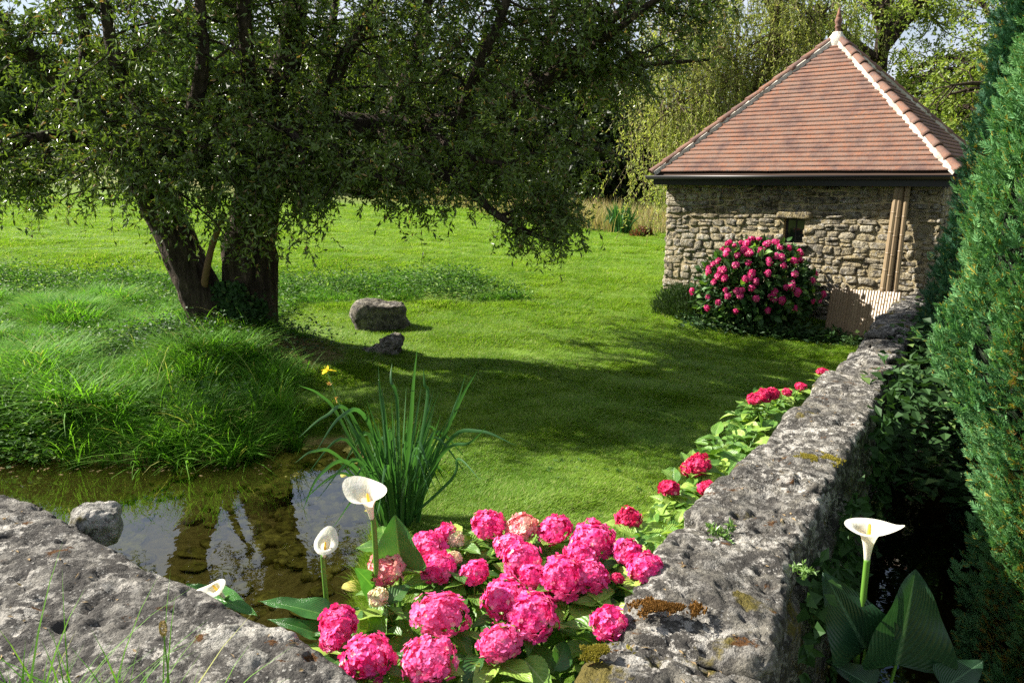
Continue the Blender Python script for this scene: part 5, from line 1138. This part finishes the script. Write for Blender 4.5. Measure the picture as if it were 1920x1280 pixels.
X = R.uniform(-200, 330, 26000); Y = R.uniform(190, 320, 26000); pz = np.sin(np.clip((Y-190)/140, 0, 1)*math.pi/2); Z = 3+(np.interp(X, [-260, -60, 20, 60, 110, 200, 380], [26, 24, 16, 21, 24, 30, 26])-3)*pz+2.2*fbm(np.stack([X/14, Y/14, 0*X], 1), 3, 5)+R.uniform(0, 4, 26000)
wobj('hill_wood', *leafquads(np.stack([X, Y, Z], 1), R.normal(size=(26000, 3))+(0, 0, .5), R.uniform(1.5, 3.2, 26000), 1.8), MAT['backlit_dark_leaf'], kind='stuff', label='dense far wood covering the hill')

# weeping willow behind the hut
wc = np.array((8.6, 25.0, float(H(8.6, 25)))); weep = empty('weeping_willow', wc, 'pale yellow-green weeping willow with hanging strands behind the hut', 'tree')
WL_ = [[(1425, 420, 25), (1412, 300, 25), (1405, 190, 25), (1440, 120, 25), (1455, 40, 25), (1480, -80, 25)], [(1408, 210, 25), (1360, 150, 24.6), (1310, 120, 24), (1260, 130, 23.6)], [(1405, 190, 25), (1370, 110, 25.5), (1330, 40, 26), (1290, -20, 26)],
       [(1440, 120, 25), (1500, 60, 24.5), (1550, 20, 24)], [(1455, 40, 25), (1420, -40, 24), (1380, -120, 23.6)], [(1408, 230, 25), (1350, 200, 24), (1290, 190, 23.4), (1240, 210, 23)], [(1410, 160, 25), (1470, 110, 26), (1530, 100, 26.5)], [(1370, 110, 25.5), (1300, 60, 24.6), (1240, 60, 24)]]
g = Geo(); ST = []
for i, pts in enumerate(WL_):
    q = P3(pts); V, Fc = barktube(q, np.linspace(.26 if i == 0 else .13, .08 if i == 0 else .03, len(q)), 6, 10, 80+i, .06)
    if i == 0: wobj('trunk', V, Fc, MAT['pale_bark'], weep, True)
    else: g.add(V, Fc)
    S = spline(q, 8); n = 34 if i else 20; k = R.integers(len(S)//4, len(S), n); ST.append(S[k])
V, Fc = g.get(); wobj('branches', V, Fc, MAT['pale_bark'], weep, True)
ST = np.concatenate(ST); d = R.normal(size=(len(ST), 3)); d[:, 2] = np.abs(d[:, 2])*.5+.1; A_ = sprout(ST, d, R.uniform(.6, 2.0, len(ST)), 6, .5, .3)
ns = 1500; idx = R.integers(0, len(A_), ns); P, T = lerp_poly(A_, idx, R.uniform(.2, 1, ns)); px_, py_, _ = scr_px(P); kk = (px_ > 1215)&(px_ < 1640); P, T, px_ = P[kk], T[kk], px_[kk]; ns = len(P)
Ls = R.uniform(.8, 2.6, ns)*np.where(px_ < 1300, 1.35, 1); Ls = np.minimum(Ls, np.maximum(P[:, 2]-.7, .3)); dd = nrm(T)*.5+R.normal(size=(ns, 3))*.3; B_ = sprout(P, dd, Ls*.35, 3, .1, .2)
# strands: a short shoot outwards, then straight down with a little sway
tipp = B_[:, -1]; u = np.linspace(0, 1, 7)[None, :, None]; sway = R.normal(size=(ns, 1, 3))*np.array((.18, .18, 0)); C = tipp[:, None]+sway*u*u*Ls[:, None, None]+np.array((0, 0, -1.))*u*Ls[:, None, None]
kx = R.integers(0, ns, 62000); P, T = lerp_poly(C, kx, R.uniform(0, 1, len(kx))**.9); d = R.normal(size=(len(kx), 3))*.6+(0, 0, -.8)
wobj('twigs', *(lambda a, b: (np.vstack([a[0], b[0]]), [a[1], b[1]+len(a[0])]))(tubes_batch(A_, np.full(A_.shape[:2], .02)), tubes_batch(C, np.full(C.shape[:2], .006))), MAT['pale_bark'], weep, kind='stuff')
wobj('crown', *leafquads(P, d, R.uniform(.09, .15, len(kx)), .032), MAT['pale_leaf'], weep, kind='stuff')
# light green trees right of it
roundtree('ash_tree', 'light green airy tree rising behind the hut roof', 12.2, 27, 12.5, 5.2, .22, 'mid_leaf', 30, (3.2, 1.7, 8, .6, 9, .13, .06, .3, .2, .15), 'light green trees behind the hut')
roundtree('ash_tree', 'second light green tree between the hut roof and the cypresses', 14.6, 24, 9.5, 4.0, .15, 'mid_leaf', 22, (3.0, 1.5, 8, .6, 9, .12, .06, .3, .2, .15), 'light green trees behind the hut')
roundtree('lime_tree', 'darker full tree directly behind the cypresses', 12.6, 20, 8.5, 2.8, .15, 'mid_leaf', 22, (3.0, 1.4, 8, .6, 10, .12, .07, .3, .2, .15), None)
roundtree('hazel_bush', 'yellow-green bush seen between willow curtain and hut corner', 8.0, 30, 4.2, 2.6, .05, 'mid_leaf', 16, (3.4, 1.2, 8, .6, 12, .16, .09, .3, .2, .1), None)
print('trees', time.time()-T0)

# ------------------------------------------------------------------ cypresses
def spray_mesh(mat, k):
    C, D, L, W = [(0, 0, 0)], [(0, 1, .05)], [1.], [.13]
    for i in range(6):
        t = .08+i*.145
        for sg in (-1, 1):
            a = .85-.05*i+R.uniform(-.15, .15); l = (.52-.055*i)*R.uniform(.8, 1.15); C.append((0, t, .03*R.normal())); D.append((sg*math.sin(a), math.cos(a), R.uniform(-.15, .25))); L.append(l); W.append(l*.30)
            c2 = np.array(C[-1])+nrm(np.array(D[-1]))*l*.35; C.append(c2); D.append((sg*math.sin(a-.6), math.cos(a-.6), R.uniform(-.1, .3))); L.append(l*.5); W.append(l*.17)
    V, Fc = leafquads(np.array(C, float), np.array(D, float), np.array(L), np.array(W), np.tile((0, 0, 1.), (len(C), 1))+R.normal(size=(len(C), 3))*.25, .2)
    return bpy.data.objects.new('spray', mesh('spray', V, Fc, MAT[mat]))
SPRAY = {k: [spray_mesh(k, i) for i in range(4)] for k in ('cypress', 'cypress_blue')}
MAT['cypress_dry'] = leafmat('cypress_dry_foliage', (.30, .20, .03), (.42, .36, .07), (.2, .1, .04), .8, .1, .2, p3=.25, ns=4)
DRY = [spray_mesh('cypress_dry', i) for i in range(2)]
def cypress(x, y, z0, h, prof, n, mat, label, s=.055, seed=0, lean=(0, 0), bias=.8, ftop=.66):
    root = empty('cypress', (x, y, z0), label, 'cypress', 'cypresses along the right side')
    a = R.uniform(0, 2*math.pi, n); f = R.uniform(0, 1, n)
    # more sprays on the side towards the path
    m_ = R.random(n) < bias; a = np.where(m_, math.atan2(-y, -x)+.0+R.normal(size=n)*.85, a); f = np.where(R.random(n) < .8, f*ftop, f)
    r0 = np.interp(f, [q[0] for q in prof], [q[1] for q in prof])
    q3 = np.stack([np.cos(a)*2.1, np.sin(a)*2.1, f*h*.75], 1)+seed*5.1; lob = fbm(q3*1.25, 3, seed, .6); lob2 = fbm(np.stack([np.cos(a)*7, np.sin(a)*7, f*h*2.2], 1)+seed, 2, seed+4)
    dep = np.abs(R.normal(size=n))*.07; r_ = r0*(1+.25*lob+.10*lob2)-dep+.10*(R.random(n) < .05)*R.random(n)
    P = np.stack([x+lean[0]*f+np.cos(a)*r_, y+lean[1]*f+np.sin(a)*r_, z0+f*h+.05*R.normal(size=n)], 1)
    O = np.stack([np.cos(a), np.sin(a), 0*a], 1); D0 = nrm(O*.8+(0, 0, .9)+R.normal(size=(n, 3))*.3); S_ = nrm(np.cross(D0, R.normal(size=(n, 3))*.5+O))
    Nn = nrm(np.cross(S_, D0)); X_ = np.cross(D0, Nn)
    eu = np.stack([np.arctan2(D0[:, 2], Nn[:, 2]), np.arcsin(np.clip(-X_[:, 2], -1, 1)), np.arctan2(X_[:, 1], X_[:, 0])], 1)
    scatter('foliage', P, 0, s*R.uniform(.65, 1.35, n), SPRAY[mat], MAT[mat], None, root, eu)
    k = (lob < -.12) & (R.random(n) < .6); q_ = P[k]-O[k]*.015
    if k.sum() > 50: scatter('dry_foliage', q_, 0, s*R.uniform(.6, 1.1, k.sum()), DRY, MAT['cypress_dry'], None, root, eu[k]+R.normal(size=(k.sum(), 3))*.3)
    # dark filler shell, paints the shaded interior behind the sprays
    an = np.linspace(0, 2*math.pi, 25)[:-1]; fs = np.linspace(0, 1, 30); V = []
    for f_ in fs:
        rr = np.interp(f_, [q[0] for q in prof], [q[1] for q in prof]); qq = np.stack([np.cos(an)*2.1, np.sin(an)*2.1, np.full(24, f_*h*.75)], 1)+seed*5.1; rr = rr*(1+.25*fbm(qq*1.25, 3, seed, .6))*.93-.05
        V.append(np.stack([x+lean[0]*f_+np.cos(an)*np.maximum(rr, .01), y+lean[1]*f_+np.sin(an)*np.maximum(rr, .01), np.full(24, z0+f_*h*.985)], 1))
    i = (np.arange(29)[:, None]*24); j = np.arange(24)[None, :]; wobj('shade_core', np.concatenate(V), np.stack([i+j, i+(j+1) % 24, i+24+(j+1) % 24, i+24+j], -1).reshape(-1, 4), MAT['core'], root, True)
m = M('cypress_inner_shade'); m.col(m.mix(m.noise(m.pos(), 12, 5, .7), (.006, .010, .004), (.014, .024, .010))); m.rough(1); MAT['core'] = m.m
cypress(3.47, 3.85, -.7, 6.6, [(0, .74), (.14, .74), (.25, .88), (.36, .90), (.47, .84), (.59, .70), (.8, .4), (1, .05)], 60000, 'cypress', 'big blue-green cypress filling the right edge, nearest to the camera', .075, 1)
cypress(2.62, 2.35, -.7, 3.3, [(0, .50), (.12, .62), (.3, .60), (.5, .40), (.75, .2), (1, .03)], 22000, 'cypress', 'low bright cypress shoots at the lower right corner', .06, 2)
cypress(4.2, 5.75, -.6, 5.2, [(0, .5), (.2, .62), (.4, .55), (.7, .3), (1, .05)], 22000, 'cypress_blue', 'added bluish cypress standing for shaded foliage between the nearest and the tallest one', .07, 3)  # added tree, its darker colour stands for shade in the near foliage
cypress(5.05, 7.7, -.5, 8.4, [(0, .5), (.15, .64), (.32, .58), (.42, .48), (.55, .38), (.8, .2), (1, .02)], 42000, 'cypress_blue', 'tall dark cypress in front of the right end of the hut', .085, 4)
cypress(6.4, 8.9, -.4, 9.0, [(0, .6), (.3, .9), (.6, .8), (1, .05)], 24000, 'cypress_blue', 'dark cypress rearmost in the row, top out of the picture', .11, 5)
print('cypress', time.time()-T0)

# ------------------------------------------------------------------ ivy and weeds along the wall
def facepts(n, y0, y1, zlo, zhi, out_):
    y = R.uniform(y0, y1, n); x = wr(y)+out_+np.abs(R.normal(size=n))*.04; z = wz(y)-R.uniform(zlo, zhi, n); P = np.stack([x, y, z], 1); return P[fbm(P*2.2, 2, 55) > .0]
P = np.vstack([facepts(1500, 1.9, 4.6, .12, 1.1, .03), facepts(3200, 4.6, 11.0, .02, 1.0, .05)]); n = len(P)
wobj('ivy', *leafquads(P, R.normal(size=(n, 3))+(0.2, -.2, -.6), R.uniform(.045, .09, n), R.uniform(.04, .075, n), R.normal(size=(n, 3))*.4+(.6, -.8, .4)), MAT['ivy_leaf'], kind='stuff', label='dark ivy hanging on the shaded side of the garden wall')
def weed(px, py, z, r, nst, L, label, mt='bank_leaf', cat='weed'):
    c = atZ(px, py, z); root = empty('weed', c, label, cat, 'weeds on the garden wall'); g = Geo(); C = []; D = []
    for k in range(nst):
        d = R.normal(size=3); d[2] = abs(d[2])*.6+.25; d = nrm(d); S = spline([c, c+d*r*.5, c+d*r+(0, 0, -r*.25)], 4); g.add(*tube(S, np.linspace(.0016, .0008, len(S)), 4))
        for q in range(10): i = R.integers(2, len(S)); C.append(S[i]); D.append(R.normal(size=3)+d*.6)
    V, Fc = g.get(); wobj('stems', V, Fc, MAT['green_stem'], root); C = np.array(C); wobj('foliage', *leafquads(C, np.array(D), R.uniform(.6, 1.2, len(C))*L, L*.4), MAT[mt], root, kind='stuff')
MAT['weed'] = leafmat('weed_leaf', (.09, .17, .04), (.16, .27, .07), None, .4, .4, .3)
weed(1358, 1010, .84, .085, 14, .030, 'small feathery green weed rooted in a joint on top of the near wall', 'weed')
weed(1505, 1075, .84, .05, 8, .024, 'tiny weed on the right edge of the near wall', 'weed')
weed(1590, 640, .60, .08, 8, .04, 'small weed on the far end of the wall near the bamboo screen', 'weed')
P = []
for _ in range(380):
    y = R.uniform(5.0, 11.0); P.append((wr(y)+R.uniform(.05, .75), y, wz(y)-R.uniform(.05, .9)+.25*R.random()))
cover('channel_plants', np.array(P), .10, .07, MAT['ivy_leaf'], .15, 'tangle of broad green leaves between the far wall and the cypresses', 9, None, .09)
Q = []
for _ in range(150):
    y = 1.7+R.random()**1.5*6.5; f = R.uniform(.1, .9); Q.append((wl(y)+(wr(y)-wl(y))*f, y))
for _ in range(110): q = SLA+SLD*R.uniform(-.3, 2.5)+SLN*R.uniform(.06, .62); Q.append((q[0], q[1]))
bpy.context.view_layer.update(); dg = bpy.context.evaluated_depsgraph_get(); C = []
for (x, y) in Q:
    hit, loc, nr_, _, ob, _ = sc.ray_cast(dg, Vector((x, y, 1.6)), Vector((0, 0, -1)), distance=1.2)
    if hit and ob.name.startswith('stone') : C.append((loc.x, loc.y, loc.z+.004))
C = np.array(C); n = len(C); print('litter', n)
wobj('leaf_litter', *leafquads(C, R.normal(size=(n, 3))*(1, 1, .15), R.uniform(.010, .035, n), R.uniform(.004, .012, n), np.tile((0, 0, 1.), (n, 1))+R.normal(size=(n, 3))*.3), MAT['straw'], kind='stuff', label='dry leaf scraps and twigs caught on the rough wall tops')
# floating litter and algae near the bank
X = R.uniform(-5.6, -2.2, 240)*np.where(R.random(240) < .4, 1, 99); Y = 7.15-abs(R.normal(size=240))*.16; k = polysd(X, Y, POND) < -.03; X, Y = X[k], Y[k]; n = len(X)
wobj('floating_leaves', *leafquads(np.stack([X, Y, np.full(n, WATER+.006)], 1), np.stack([R.normal(size=n), R.normal(size=n), 0*X], 1), R.uniform(.02, .06, n), .016, np.array([[0, 0, 1.]]).repeat(n, 0), .0), MAT['straw'], kind='stuff', label='pale fallen leaves floating by the bank')
# small gravel and debris on the slab
P = np.array([slab_at(R.uniform(.1, 2.2), R.uniform(.08, .6), 0) for _ in range(0)]) if False else None

if 0: pass
print('done', time.time()-T0)
